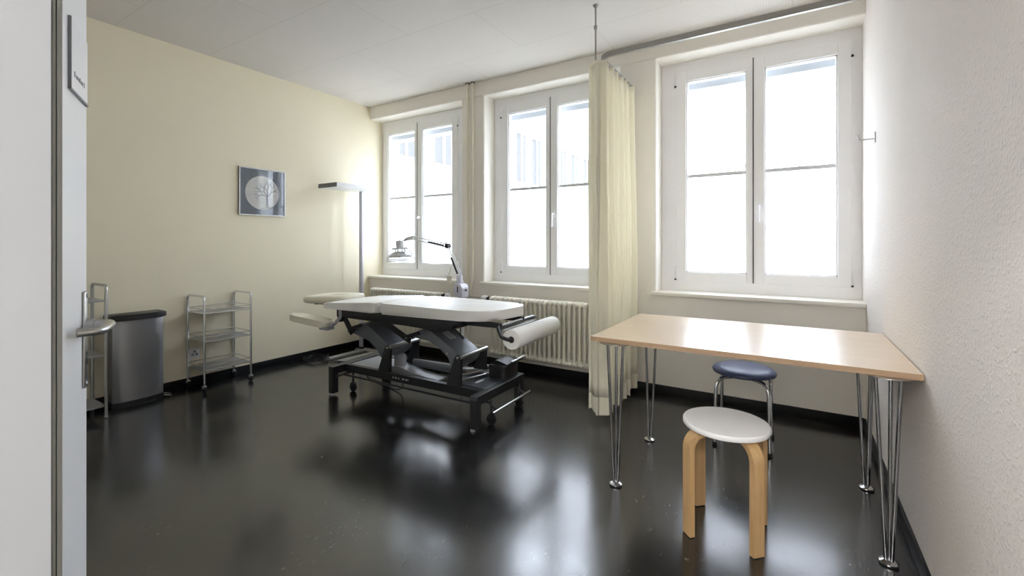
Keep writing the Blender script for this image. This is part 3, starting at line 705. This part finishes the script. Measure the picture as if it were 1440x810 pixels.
# ------------------------------------------------------------------ waste bin
bn = thing('waste_bin', 'flat brushed steel waste bin with black lid against the yellow wall', 'bin', (-4.14, 1.375, 0))
def bin_poly(x0, x1, ya, yb, bow, inset=0):
    P = [(x0, ya), (x0, yb)]
    N = 14
    for k in range(N+1):
        t = k/N; y = yb+(ya-yb)*t; P.append((x1+bow*math.sin(PI*t)**0.6, y))
    return P
b = NB()
P0 = bin_poly(-4.213, -4.085, 1.195, 1.505, 0.034)
prism(b, [(x, 1.35+(y-1.35)*0.985) for x, y in P0], 'z', 0.04, 0.622, 0.003)
body = obj('bin_body', b, 'bin_steel', bn, smooth=35)
b = NB(); prism(b, bin_poly(-4.214, -4.073, 1.185, 1.518, 0.034), 'z', 0.622, 0.664, 0.008); obj('lid', b, 'black_plastic', bn, smooth=35)
b = NB(); prism(b, bin_poly(-4.211, -4.080, 1.195, 1.505, 0.034), 'z', 0, 0.042, 0.003); obj('bin_base', b, 'black_plastic', bn, smooth=35)
b = NB(); tube(b, arc_path([(-4.08, 1.28, 0.02), (-4.02, 1.28, 0.014), (-4.02, 1.43, 0.014), (-4.08, 1.43, 0.02)], 0.03), 0.006, 10); obj('pedal', b, 'black_metal', bn, smooth=60)
b = NB(); tube(b, arc_path([(-4.10, 1.50, 0.02), (-4.05, 1.545, 0.012), (-4.13, 1.56, 0.012), (-4.17, 1.50, 0.02)], 0.02), 0.004, 8); obj('wire_foot', b, 'steel', bn, smooth=60)

# ------------------------------------------------------------------ treatment table
bed = thing('treatment_table', 'white padded electric treatment table on black frame in front of the radiators', 'treatment table', (-2.37, 2.52, 0))
BX0, BX1 = -3.04, -1.695
b = NB()
for y in (2.36, 2.70): box(b, BX0, BX1, y-0.02, y+0.02, 0.165, 0.222, 0.003)
for x in (BX0, BX1): box(b, x-0.028, x+0.028, 2.225, 2.825, 0.165, 0.224, 0.003)
bf = obj('base_frame', b, 'black_metal', bed)
b = NB()
for k, (x, wx) in enumerate(((-2.50, .010), (-2.475, .014), (-2.445, .010), (-2.405, .018), (-2.375, .012), (-2.355, .008))): box(b, x, x+wx, 2.3392, 2.3400, 0.190, 0.200)
obj('frame_marking', b, 'tile_label', bf, label='tiny pale marking on the black frame')
for y in (2.225, 2.825): b = NB(); box(b, BX1-0.02, BX1+0.029, y-0.004, y+0.004, 0.20, 0.226, 0.002); obj('end_cap', b, 'grey_plate', bf)
for x in (BX0, BX1):
    for y in (2.25, 2.80):
        b = NB(); box(b, x-0.026, x+0.026, y-0.026, y+0.026, 0.018, 0.20, 0.003); lg = obj('leg', b, 'black_metal', bed)
        b = NB(); lathe(b, [(0.016, 0), (0.016, 0.010), (0.006, 0.018)], (x-0.015, y-0.01, 0), 'z', 14); obj('glide', b, 'light_plastic', lg)
for x in (-2.975, -1.665):
    for y in (2.385, 2.755):
        castor(bed, x if x < -2 else x, y, 0.034, 'castor', 'black_plastic', 0.165)
b = NB(); tube(b, arc_path([(BX0+0.04, 2.37, 0.155), (BX0+0.04, 2.30, 0.155), (-1.73, 2.30, 0.150), (-1.73, 2.37, 0.15)], 0.02), 0.008, 10)
tube(b, [(BX0+0.04, 2.23, 0.15), (BX0+0.04, 2.80, 0.15)], 0.007, 10); obj('lifting_rod', b, 'black_metal', bed, smooth=60)
for y in (2.38, 2.74): b = NB(); tube(b, arc_path([(-1.76, y, 0.145), (-1.68, y, 0.145), (-1.615, y, 0.105)], 0.02), 0.009, 10); obj('pedal_arm', b, 'black_metal', bed, smooth=60)
b = NB(); tube(b, [(-1.612, 2.315, 0.104), (-1.612, 2.82, 0.104)], 0.0095, 14); pb = obj('pedal_bar', b, 'chrome', bed, smooth=60)
for y in (2.308, 2.822): b = NB(); tube(b, [(-1.612, y, 0.104), (-1.612, y+0.008, 0.104)], 0.0115, 14); obj('pedal_bar_cap', b, 'rubber', pb)
b = NB(); box(b, -2.02, BX1-0.02, 2.385, 2.78, 0.200, 0.226, 0.003); gp = obj('base_cover', b, 'grey_plate', bed, label='anthracite cover plate at the foot end')
b = NB(); b2 = NB(); lathe(b2, [(0.05, 0), (0.05, 0.0015)], (0, 0, 0), 'z', 32)
bmesh.ops.scale(b2, vec=(0.26, 1.0, 1), verts=b2.verts); bmesh.ops.translate(b2, vec=(-1.835, 2.50, 0.226), verts=b2.verts); merge(b, b2); obj('emblem', b, 'tile_label', gp, label='pale oval emblem')
b = NB(); box(b, BX0+0.03, -2.66, 2.385, 2.68, 0.195, 0.216, 0.003); obj('base_cover', b, 'light_plastic', bed, label='light grey cover plate at the head end')
# towers
for tx, z in ((-2.555, 0.405), (-1.905, 0.412)):
    for y in (2.355, 2.655):
        b = NB(); prism(b, roundpoly([(tx-0.10, 0.215), (tx+0.018, 0.215), (tx+0.022, z+0.005), (tx-0.004, z+0.022), (tx-0.026, z+0.004)], 0.012), 'y', y-0.012, y+0.012, 0.002)
        tw = obj('pivot_bracket', b, 'black_metal', bed, smooth=35)
        b = NB(); tube(b, [(tx-0.002, y-0.018, z), (tx-0.002, y+0.018, z)], 0.009, 12); obj('bolt', b, 'chrome', tw)
    b = NB(); tube(b, [(tx+0.018, 2.345, z+0.006), (tx+0.018, 2.665, z+0.006)], 0.014, 14); obj('pivot_tube', b, 'steel', bed, smooth=60)
# arms
A1 = [(-3.018, .464), (-2.983, .513), (-2.906, .549), (-2.823, .540), (-2.585, .407), (-2.556, .372), (-2.600, .330), (-2.670, .290), (-2.710, .352), (-2.807, .418), (-2.94, .449)]
A2 = [(-2.365, .500), (-2.330, .535), (-2.265, .560), (-2.196, .560), (-1.975, .445), (-1.905, .400), (-1.935, .350), (-1.994, .300), (-2.025, .384), (-2.103, .443), (-2.21, .486), (-2.306, .490)]
for P in (A1, A2):
    b = NB(); prism(b, roundpoly(P, 0.02, 4), 'y', 2.395, 2.62, 0.014, 3); ar = obj('lift_arm', b, 'grey_cover', bed, smooth=40)
    for (x, z) in (((P[0][0]+P[2][0])/2+0.03, P[0][1]+0.028), (P[4][0]-0.06, P[4][1]-0.03)):
        b = NB(); tube(b, [(x, 2.391, z), (x, 2.396, z)], 0.008, 12); obj('bolt', b, 'chrome', ar)
    if P is A2:
        b = NB(); c = Vector((-2.105, 2.505, 0.5125+0.0035)); d = Vector((0.221, 0, -0.115)).normalized()
        obox(b, c, d, (0, 1, 0), d.cross(Vector((0, 1, 0))), 0.045, 0.035, 0.0015); obj('type_label', b, 'tile_label', ar, label='pale type label')
# lower drive parts
b = NB(); lathe(b, [(0.046, 0.18), (0.046, 0.29), (0.040, 0.306), (0.0, 0.310)], (-2.625, 2.545, 0), 'z', 28); mo = obj('drive_motor', b, 'light_plastic', bed, smooth=50)
b = NB(); prism(b, roundpoly([(-2.70, 0.165), (-2.20, 0.165), (-2.20, 0.180), (-2.40, 0.190), (-2.54, 0.215), (-2.60, 0.225), (-2.70, 0.215)], 0.01), 'y', 2.49, 2.61, 0.01); obj('drive_housing', b, 'light_plastic', bed, smooth=40)
b = NB(); tube(b, [(-2.56, 2.64, 0.225), (-2.02, 2.64, 0.225)], 0.026, 16); obj('actuator_tube', b, 'grey_cover', bed, smooth=60)
b = NB(); tube(b, [(-2.50, 2.57, 0.262), (-2.03, 2.52, 0.285)], 0.020, 16); tube(b, [(-2.05, 2.52, 0.283), (-1.96, 2.51, 0.33)], 0.015, 12); obj('actuator_tube', b, 'grey_cover', bed, smooth=60)
b = NB(); tube(b, [(-1.99, 2.72, 0.262), (-1.83, 2.72, 0.262)], 0.018, 14); obj('guide_tube', b, 'steel', bed, smooth=60); b = NB(); tube(b, [(-2.02, 2.60, 0.248), (-1.80, 2.66, 0.248)], 0.019, 14); obj('guide_tube', b, 'steel', bed, smooth=60)
b = NB(); tube(b, [(-1.97, 2.42, 0.262), (-1.90, 2.62, 0.262)], 0.011, 12); obj('guide_tube', b, 'steel', bed, smooth=60); b = NB(); tube(b, [(-1.93, 2.40, 0.242), (-1.86, 2.62, 0.242)], 0.008, 12); obj('guide_tube', b, 'steel', bed, smooth=60)
b = NB(); box(b, -1.84, -1.70, 2.62, 2.80, 0.224, 0.315, 0.006); prism(b, roundpoly([(-1.84, .31), (-1.70, .31), (-1.70, .325), (-1.77, .345), (-1.80, .345)], .01), 'y', 2.64, 2.78); obj('control_box', b, 'black_plastic', bed, smooth=35)
b = NB(); tube(b, [(-1.70, 2.78, 0.33), (-1.70, 2.90, 0.33)], 0.012, 14); tube(b, [(-1.70, 2.70, 0.33), (-1.70, 2.79, 0.33)], 0.008, 10); obj('foot_switch', b, 'chrome', bed, smooth=60)
# upper frame
b = NB()
for y in (2.315, 2.745):
    prism(b, roundpoly([(-3.06, .600), (-2.33, .596), (-2.14, .590), (-1.93, .605), (-1.90, .640), (-1.84, .650), (-1.84, .667), (-3.06, .667)], 0.006), 'y', y-0.02, y+0.02, 0.002)
for x in (-3.04, -2.35, -1.92): box(b, x-0.018, x+0.018, 2.33, 2.73, 0.61, 0.655, 0.003)
obj('top_frame', b, 'black_metal', bed, smooth=30)
b = NB(); box(b, -3.085, -3.045, 2.32, 2.36, 0.555, 0.600, 0.004); obj('frame_stop', b, 'black_plastic', bed)
def plate_bar(bm, p, q, wd_, y0, y1):
    p, q = Vector((p[0], 0, p[1])), Vector((q[0], 0, q[1])); d = (q-p).normalized(); L = (q-p).length
    obox(bm, (p+q)/2+Vector((0, (y0+y1)/2, 0)), d, (0, 1, 0), d.cross(Vector((0, 1, 0))), L/2, (y1-y0)/2, wd_/2, 0.003)
for P, Q, R2, S2, y in (((-3.06, .600), (-2.955, .465), (-2.985, .500), (-2.84, .545), 2.36), ((-2.63, .60), (-2.345, .475), (-2.385, .500), (-2.25, .545), 2.36)):
    b = NB()
    for yy in (y, y+0.28): plate_bar(b, P, Q, 0.042, yy-0.008, yy+0.008); plate_bar(b, R2, S2, 0.026, yy-0.02, yy-0.009)
    tube(b, [(Q[0]-0.02, y-0.02, Q[1]+0.02), (Q[0]-0.02, y+0.30, Q[1]+0.02)], 0.010, 12)
    hb = obj('hinge_link', b, 'black_metal', bed)
    b = NB(); tube(b, [(Q[0]-0.02, y-0.026, Q[1]+0.022), (Q[0]-0.02, y-0.018, Q[1]+0.022)], 0.008, 12); obj('bolt', b, 'chrome', hb)
b = NB(); tube(b, [(-1.95, 2.34, 0.615), (-1.855, 2.34, 0.548)], 0.008, 10); tube(b, arc_path([(-1.95, 2.335, 0.625), (-1.83, 2.335, 0.655), (-1.80, 2.335, 0.672)], 0.01), 0.006, 10); obj('release_lever', b, 'black_metal', bed, smooth=60)
# padding
def pad(poly, z0, z1, bev, name, m, rr=0.03, tilt=None):
    bm = NB(); prism(bm, roundpoly(poly, rr, 5), 'z', z0, z1)
    top = [e for e in bm.edges if abs(e.verts[0].co.z-e.verts[1].co.z) < 1e-6]
    bmesh.ops.bevel(bm, geom=top, offset=bev, segments=5, affect='EDGES', profile=0.5, clamp_overlap=True)
    if tilt:
        for v in bm.verts: v.co.z += tilt(v.co)
    return obj(name, bm, m, bed, smooth=70)
pad([(-2.562, 2.245), (-1.800, 2.250), (-1.610, 2.345), (-1.575, 2.66), (-1.650, 2.775), (-1.92, 2.805), (-2.562, 2.805)], 0.668, 0.746, 0.034, 'leg_cushion', 'leather', 0.05, tilt=lambda c: 0.014*(c.x+2.56)*(0.746-c.z)/0.078)
pad([(-3.175, 2.240), (-2.580, 2.240), (-2.580, 2.805), (-3.175, 2.805), (-3.105, 2.69), (-3.105, 2.355)], 0.668, 0.746, 0.034, 'torso_cushion', 'leather', 0.04, tilt=lambda c: -0.22*max(0, -2.98-c.x)*(c.z-0.668)/0.076)
# headrest: padded ring with a face opening
bm = NB(); hcx, hcy = -3.385, 2.525; ax_, ay_ = 0.275, 0.185; NA, NT = 48, 16; rings = []
def sup(a, ex): 
    c, s = math.cos(a), math.sin(a); return math.copysign(abs(c)**(2/ex), c), math.copysign(abs(s)**(2/ex), s)
for i in range(NA):
    a = 2*PI*i/NA; ox, oy = sup(a, 2.9); ix, iy = math.cos(a), math.sin(a)
    O = Vector((hcx+ax_*ox, hcy+ay_*oy)); I = Vector((hcx+0.045+0.105*ix, hcy+0.045*iy)); ring = []
    for k in range(NT):
        q = 2*PI*k/NT; tt = 0.5+0.5*math.copysign(abs(math.cos(q))**0.6, math.cos(q)); zz = 0.034*math.copysign(abs(math.sin(q))**0.6, math.sin(q))
        p = I+(O-I)*tt; ring.append(bm.verts.new((p.x, p.y, 0.704+zz+(p.x+3.385)*0.06)))
    rings.append(ring)
for i in range(NA):
    A, B = rings[i], rings[(i+1) % NA]
    for k in range(NT): bm.faces.new((A[k], A[(k+1) % NT], B[(k+1) % NT], B[k])).smooth = True
obj('headrest', bm, 'leather_cream', bed)
b = NB()
for y in (2.47, 2.61): tube(b, [(-3.54, y, 0.655), (-3.20, y, 0.655), (-3.02, y, 0.650)], 0.008, 10)
box(b, -3.55, -3.52, 2.45, 2.63, 0.646, 0.664, 0.003)
obj('headrest_bracket', b, 'black_metal', bed, smooth=50)
for yy in (2.175, 2.895):
    poly = [(-3.43, yy-0.045), (-3.35, yy-0.065), (-3.05, yy-0.06), (-2.995, yy-0.04), (-2.995, yy+0.04), (-3.05, yy+0.06), (-3.35, yy+0.065), (-3.43, yy+0.045)]
    ap = pad(poly, 0.542, 0.592, 0.020, 'armrest', 'leather_cream', 0.03, tilt=lambda c: -0.06*(c.x+3.0)+0.0)
    b = NB(); s = 1 if yy < 2.5 else -1
    tube(b, arc_path([(-3.01, yy+0.02*s, 0.55), (-3.01, yy+0.06*s, 0.555), (-3.01, yy+0.115*s, 0.60), (-3.02, yy+0.125*s, 0.69)], 0.02), 0.013, 12)
    box(b, -3.07, -2.975, yy-0.035, yy+0.035, 0.522, 0.545, 0.006); ball(b, (-2.965, yy, 0.565), 0.020)
    obj('armrest_holder', b, 'light_plastic', ap, smooth=50)
# paper roll holder
b = NB()
tube(b, arc_path([(-1.585, 2.84, 0.645), (-1.585, 2.335, 0.645), (-1.535, 2.295, 0.60), (-1.480, 2.30, 0.585), (-1.476, 2.36, 0.585)], 0.03, 6), 0.011, 12)
tube(b, [(-1.476, 2.34, 0.585), (-1.476, 2.90, 0.585)], 0.0085, 12)
ho = obj('roll_holder', b, 'black_metal', bed, smooth=60)
b = NB(); box(b, -1.590, -1.560, 2.36, 2.82, 0.618, 0.630, 0.003); tube(b, [(-1.585, 2.36, 0.655), (-1.585, 2.82, 0.655)], 0.007, 10); obj('tear_bar', b, 'steel', ho, smooth=60)
for yy in (2.365, 2.66):
    b = NB(); prism(b, roundpoly([(-1.90, yy-0.03), (-1.76, yy-0.03), (-1.575, yy-0.014), (-1.575, yy+0.02), (-1.76, yy+0.03), (-1.90, yy+0.03)], 0.02), 'z', 0.640, 0.668, 0.006); obj('holder_arm', b, 'black_plastic', ho, smooth=40)
pr = thing('paper_roll', 'white paper couch roll mounted at the foot end of the treatment table', 'paper roll', (-1.476, 2.62, 0.523))
b = NB(); lathe(b, [(0.021, 2.318), (0.0605, 2.318), (0.062, 2.321), (0.062, 2.915), (0.0605, 2.918), (0.021, 2.918), (0.021, 2.318)], (-1.476, 0, 0.585), 'y', 48)
obj('roll', b, 'paper', pr, smooth=40)
b = NB(); lathe(b, [(0.0209, 2.3175), (0.0209, 2.9185), (0.018, 2.9185), (0.018, 2.3175), (0.0209, 2.3175)], (-1.476, 0, 0.585), 'y', 32); obj('roll_core', b, 'dark_hole', pr, smooth=60)

# ------------------------------------------------------------------ heat lamp behind the table
hl = thing('heat_lamp', 'articulated heat lamp with wire cage on white stand behind the treatment table', 'heat lamp', (-2.49, 3.15, 0))
Y = 3.15
b = NB(); tube(b, [(-2.49, Y, 0.09), (-2.49, Y, 0.72)], 0.0125, 14); obj('stand_pole', b, 'white_plastic', hl, smooth=60)
b = NB(); lathe(b, [(0.035, 0.06), (0.035, 0.10), (0.014, 0.13)], (-2.49, Y, 0), 'z', 20)
for k in range(4):
    a = 2*PI*k/4+0.5; tube(b, [(-2.49, Y, 0.075), (-2.49+0.22*math.cos(a), Y+0.22*math.sin(a), 0.060)], 0.012, 10)
ba = obj('stand_base', b, 'white_plastic', hl, smooth=50)
for k in range(4):
    a = 2*PI*k/4+0.5; cx, cy = -2.49+0.22*math.cos(a), Y+0.22*math.sin(a)
    b = NB(); lathe(b, [(0.02, -0.01), (0.025, -0.005), (0.025, 0.005), (0.02, 0.01)], (cx, cy, 0.025), 'y', 20); tube(b, [(cx, cy, 0.03), (cx, cy, 0.06)], 0.005, 8); obj('castor', b, 'rubber', ba, smooth=50)
b = NB(); prism(b, roundpoly([(-2.555, .715), (-2.455, .700), (-2.455, .79), (-2.478, .82), (-2.545, .825)], 0.008), 'y', Y-0.045, Y+0.045, 0.005); cb = obj('control_unit', b, 'lilac_plastic', hl, smooth=35)
b = NB(); box(b, -2.512, -2.500, Y-0.0465, Y-0.045, 0.745, 0.800); tube(b, [(-2.452, Y, 0.765), (-2.443, Y, 0.765)], 0.010, 12); obj('control_display', b, 'grey_plate', cb)
b = NB(); box(b, -2.545, -2.495, Y-0.018, Y+0.018, 0.822, 0.895, 0.006); tube(b, [(-2.50, Y, 0.88), (-2.495, Y, 0.95)], 0.006, 10); obj('arm_socket', b, 'lilac_plastic', hl, smooth=35)
E0, E1, E2 = Vector((-2.522, Y, 0.895)), Vector((-2.655, Y, 1.155)), Vector((-3.085, Y, 1.232))
b = NB()
for s in (-0.012, 0.012):
    tube(b, [E0+Vector((s, -0.012, 0)), E1+Vector((s, -0.012, 0))], 0.0042, 8); tube(b, [E0+Vector((s, 0.012, 0)), E1+Vector((s, 0.012, 0))], 0.0042, 8)
obj('lower_arm', b, 'lamp_metal', hl, smooth=60)
b = NB()
for s in (-0.014, 0.014):
    tube(b, [E1+Vector((0, -0.012, s)), E2+Vector((0, -0.012, s))], 0.0042, 8); tube(b, [E1+Vector((0, 0.012, s)), E2+Vector((0, 0.012, s))], 0.0042, 8)
obj('upper_arm', b, 'lamp_metal', hl, smooth=60)
b = NB(); 
tube(b, [E0.lerp(E1, .05)+Vector((0, -0.018, 0)), E0.lerp(E1, .6)+Vector((0, -0.018, 0))], 0.0075, 8); obj('spring', b, 'black_metal', hl, smooth=60)
b = NB(); tube(b, [E1.lerp(E2, .08)+Vector((0, -0.018, 0)), E1.lerp(E2, .52)+Vector((0, -0.018, 0))], 0.0075, 8); obj('spring', b, 'black_metal', hl, smooth=60)
b = NB(); tube(b, [E1+Vector((0, -0.022, 0)), E1+Vector((0, 0.022, 0))], 0.022, 16); tube(b, [E1+Vector((0, -0.02, 0.01)), E1+Vector((0.012, -0.03, 0.065))], 0.005, 8); obj('elbow_joint', b, 'black_plastic', hl, smooth=50)
b = NB(); plate = roundpoly([(-3.075, 1.252), (-3.075, 1.212), (-3.135, 1.207), (-3.185, 1.205), (-3.205, 1.195), (-3.20, 1.215), (-3.15, 1.240)], 0.008); prism(b, plate, 'y', Y-0.015, Y+0.015, 0.003); obj('wrist_joint', b, 'lamp_metal', hl, smooth=40)
cx = -3.265; hz = 1.16
b = NB(); tube(b, smooth_pts([E2+Vector((0, 0, .015)), Vector((-3.16, Y, 1.285)), Vector((-3.235, Y, 1.285)), Vector((-3.265, Y, 1.245)), Vector((-3.268, Y, 1.205))], 5), 0.004, 8); obj('lamp_cable', b, 'cable', hl, smooth=60)
tl = 0.07                                              # tilt of the head about Y
def tilt(bm):
    bmesh.ops.rotate(bm, cent=(cx, Y, 1.18), matrix=Matrix.Rotation(-tl, 3, 'Y'), verts=bm.verts); return bm
b = NB(); lathe(b, [(0.036, 1.135), (0.038, 1.165), (0.038, 1.205), (0.0, 1.208)], (cx, Y, 0), 'z', 24); lathe(b, [(0.075, 1.122), (0.075, 1.128)], (cx, Y, 0), 'z', 24); obj('lamp_neck', tilt(b), 'lamp_metal', hl, smooth=40)
b = NB(); lathe(b, [(0.050, 1.098), (0.075, 1.090), (0.108, 1.060), (0.112, 1.052), (0.0, 1.052)], (cx, Y, 0), 'z', 36)
for k in range(4): a = k*PI/2+.4; tube(b, [(cx+0.05*math.cos(a), Y+0.05*math.sin(a), 1.09), (cx+0.045*math.cos(a), Y+0.045*math.sin(a), 1.125)], 0.005, 8)
hp = obj('heater_plate', tilt(b), 'lamp_metal', hl, smooth=40)
b = NB(); lathe(b, [(0.113, 1.046), (0.114, 1.052)], (cx, Y, 0), 'z', 36); obj('heater_rim', tilt(b), 'black_metal', hl)
b = NB()
for r, z in ((0.075, 1.132), (0.135, 1.008), (0.130, 1.022), (0.127, 1.045)):
    tube(b, [Vector((cx+r*math.cos(2*PI*k/36), Y+r*math.sin(2*PI*k/36), z)) for k in range(36)], 0.003 if z > 1.03 else 0.004, 6, closed=True)
for k in range(18):
    a = 2*PI*k/18; tube(b, [(cx+0.075*math.cos(a), Y+0.075*math.sin(a), 1.132), (cx+0.127*math.cos(a), Y+0.127*math.sin(a), 1.045), (cx+0.135*math.cos(a), Y+0.135*math.sin(a), 1.008)], 0.0024, 6)
obj('wire_cage', tilt(b), 'lamp_metal', hl, smooth=60)
b = NB(); tube(b, smooth_pts([Vector((-2.50, Y-0.03, 0.71)), Vector((-2.505, Y-0.03, 0.60)), Vector((-2.48, Y-0.04, 0.45)), Vector((-2.475, Y-0.04, 0.30)), Vector((-2.47, Y-0.02, 0.14)), Vector((-2.46, Y+0.03, 0.10))], 5), 0.0045, 8); obj('power_cord', b, 'cable', hl, smooth=60)

# ------------------------------------------------------------------ outside: yard, neighbouring wing, bare trees
b = NB(); box(b, -40, 40, YO+0.5, 70, -1.35, -1.25); struct('ground_outside', b, 'paving', 'pale paved yard outside the windows', 'ground')
nb = thing('building', 'pale rendered neighbouring wing with narrow windows seen through the left panes', 'building', (-11, 15, -1.25))
b = NB(); box(b, -14, -8, 5.2, 26, -1.25, 7.4); obj('facade', b, 'concrete', nb)
b = NB(); box(b, -14.3, -7.7, 5.0, 26.2, 7.4, 7.65, 0.03); obj('roof_edge', b, 'concrete', nb)
for yc_, wy in ((7.9, .32), (9.3, .34), (10.7, .34), (13.4, .30), (14.5, .30), (16.7, .32), (17.9, .32), (19.2, .32), (21.5, .32)):
    b = NB(); box(b, -8.02, -7.985, yc_-wy, yc_+wy, 3.3, 4.95); fw = obj('facade_window', b, 'facade_window', nb)
    b = NB(); box(b, -7.985, -7.90, yc_-wy-0.1, yc_+wy+0.1, 3.18, 3.28, 0.01); box(b, -7.985, -7.93, yc_-wy-0.06, yc_+wy+0.06, 4.97, 5.10, 0.01)
    box(b, -7.985, -7.955, yc_-0.03, yc_+0.03, 3.3, 4.95); obj('window_surround', b, 'concrete', fw)
def tree(x, y, h, seed, label):
    rnd = random.Random(seed); t = thing('bare_tree', label, 'tree', (x, y, -1.25), group='bare trees beyond the yard')
    b = NB(); tube(b, [(x, y, -1.25), (x+.05, y, 0.5), (x, y, h*0.45)], [0.14, 0.11, 0.08], 8); tk = obj('trunk', b, 'bark', t, smooth=60)
    b = NB()
    def br(p, d, L, r, dep):
        q = p+d*L; mid_ = (p+q)/2+Vector((rnd.uniform(-1, 1), rnd.uniform(-1, 1), rnd.uniform(-1, 1)))*L*0.06
        tube(b, [p, mid_, q], [r, r*0.85, r*0.65], 5)
        if dep:
            for _ in range(3 if dep > 1 else 2):
                nd = (d+Vector((rnd.uniform(-1, 1), rnd.uniform(-1, 1), rnd.uniform(-0.3, 0.7)))*0.75).normalized(); br(p.lerp(q, rnd.uniform(0.55, 1)), nd, L*rnd.uniform(0.6, 0.8), r*0.6, dep-1)
    for k in range(4):
        a = k*1.6+rnd.random(); br(Vector((x, y, h*0.42)), Vector((math.cos(a)*0.7, math.sin(a)*0.7, 1)).normalized(), h*0.22, 0.06, 4)
    obj('branches', b, 'bark', t)
tree(-0.9, 19, 5.6, 1, 'leafless tree seen above the frosted pane in the left leaf of the right window')
tree(4.4, 20, 7.0, 7, 'leafless tree seen at the right edge of the right window')
tree(1.1, 27, 6.4, 5, 'leafless tree low in the middle of the right window, farther away')

# the table stands very slightly turned in the room
rot = math.radians(1.7); piv = bed.location.copy()
bed.rotation_euler.z = rot; pr.rotation_euler.z = rot
pr.location = piv+Matrix.Rotation(rot, 3, 'Z') @ (pr.location-piv)
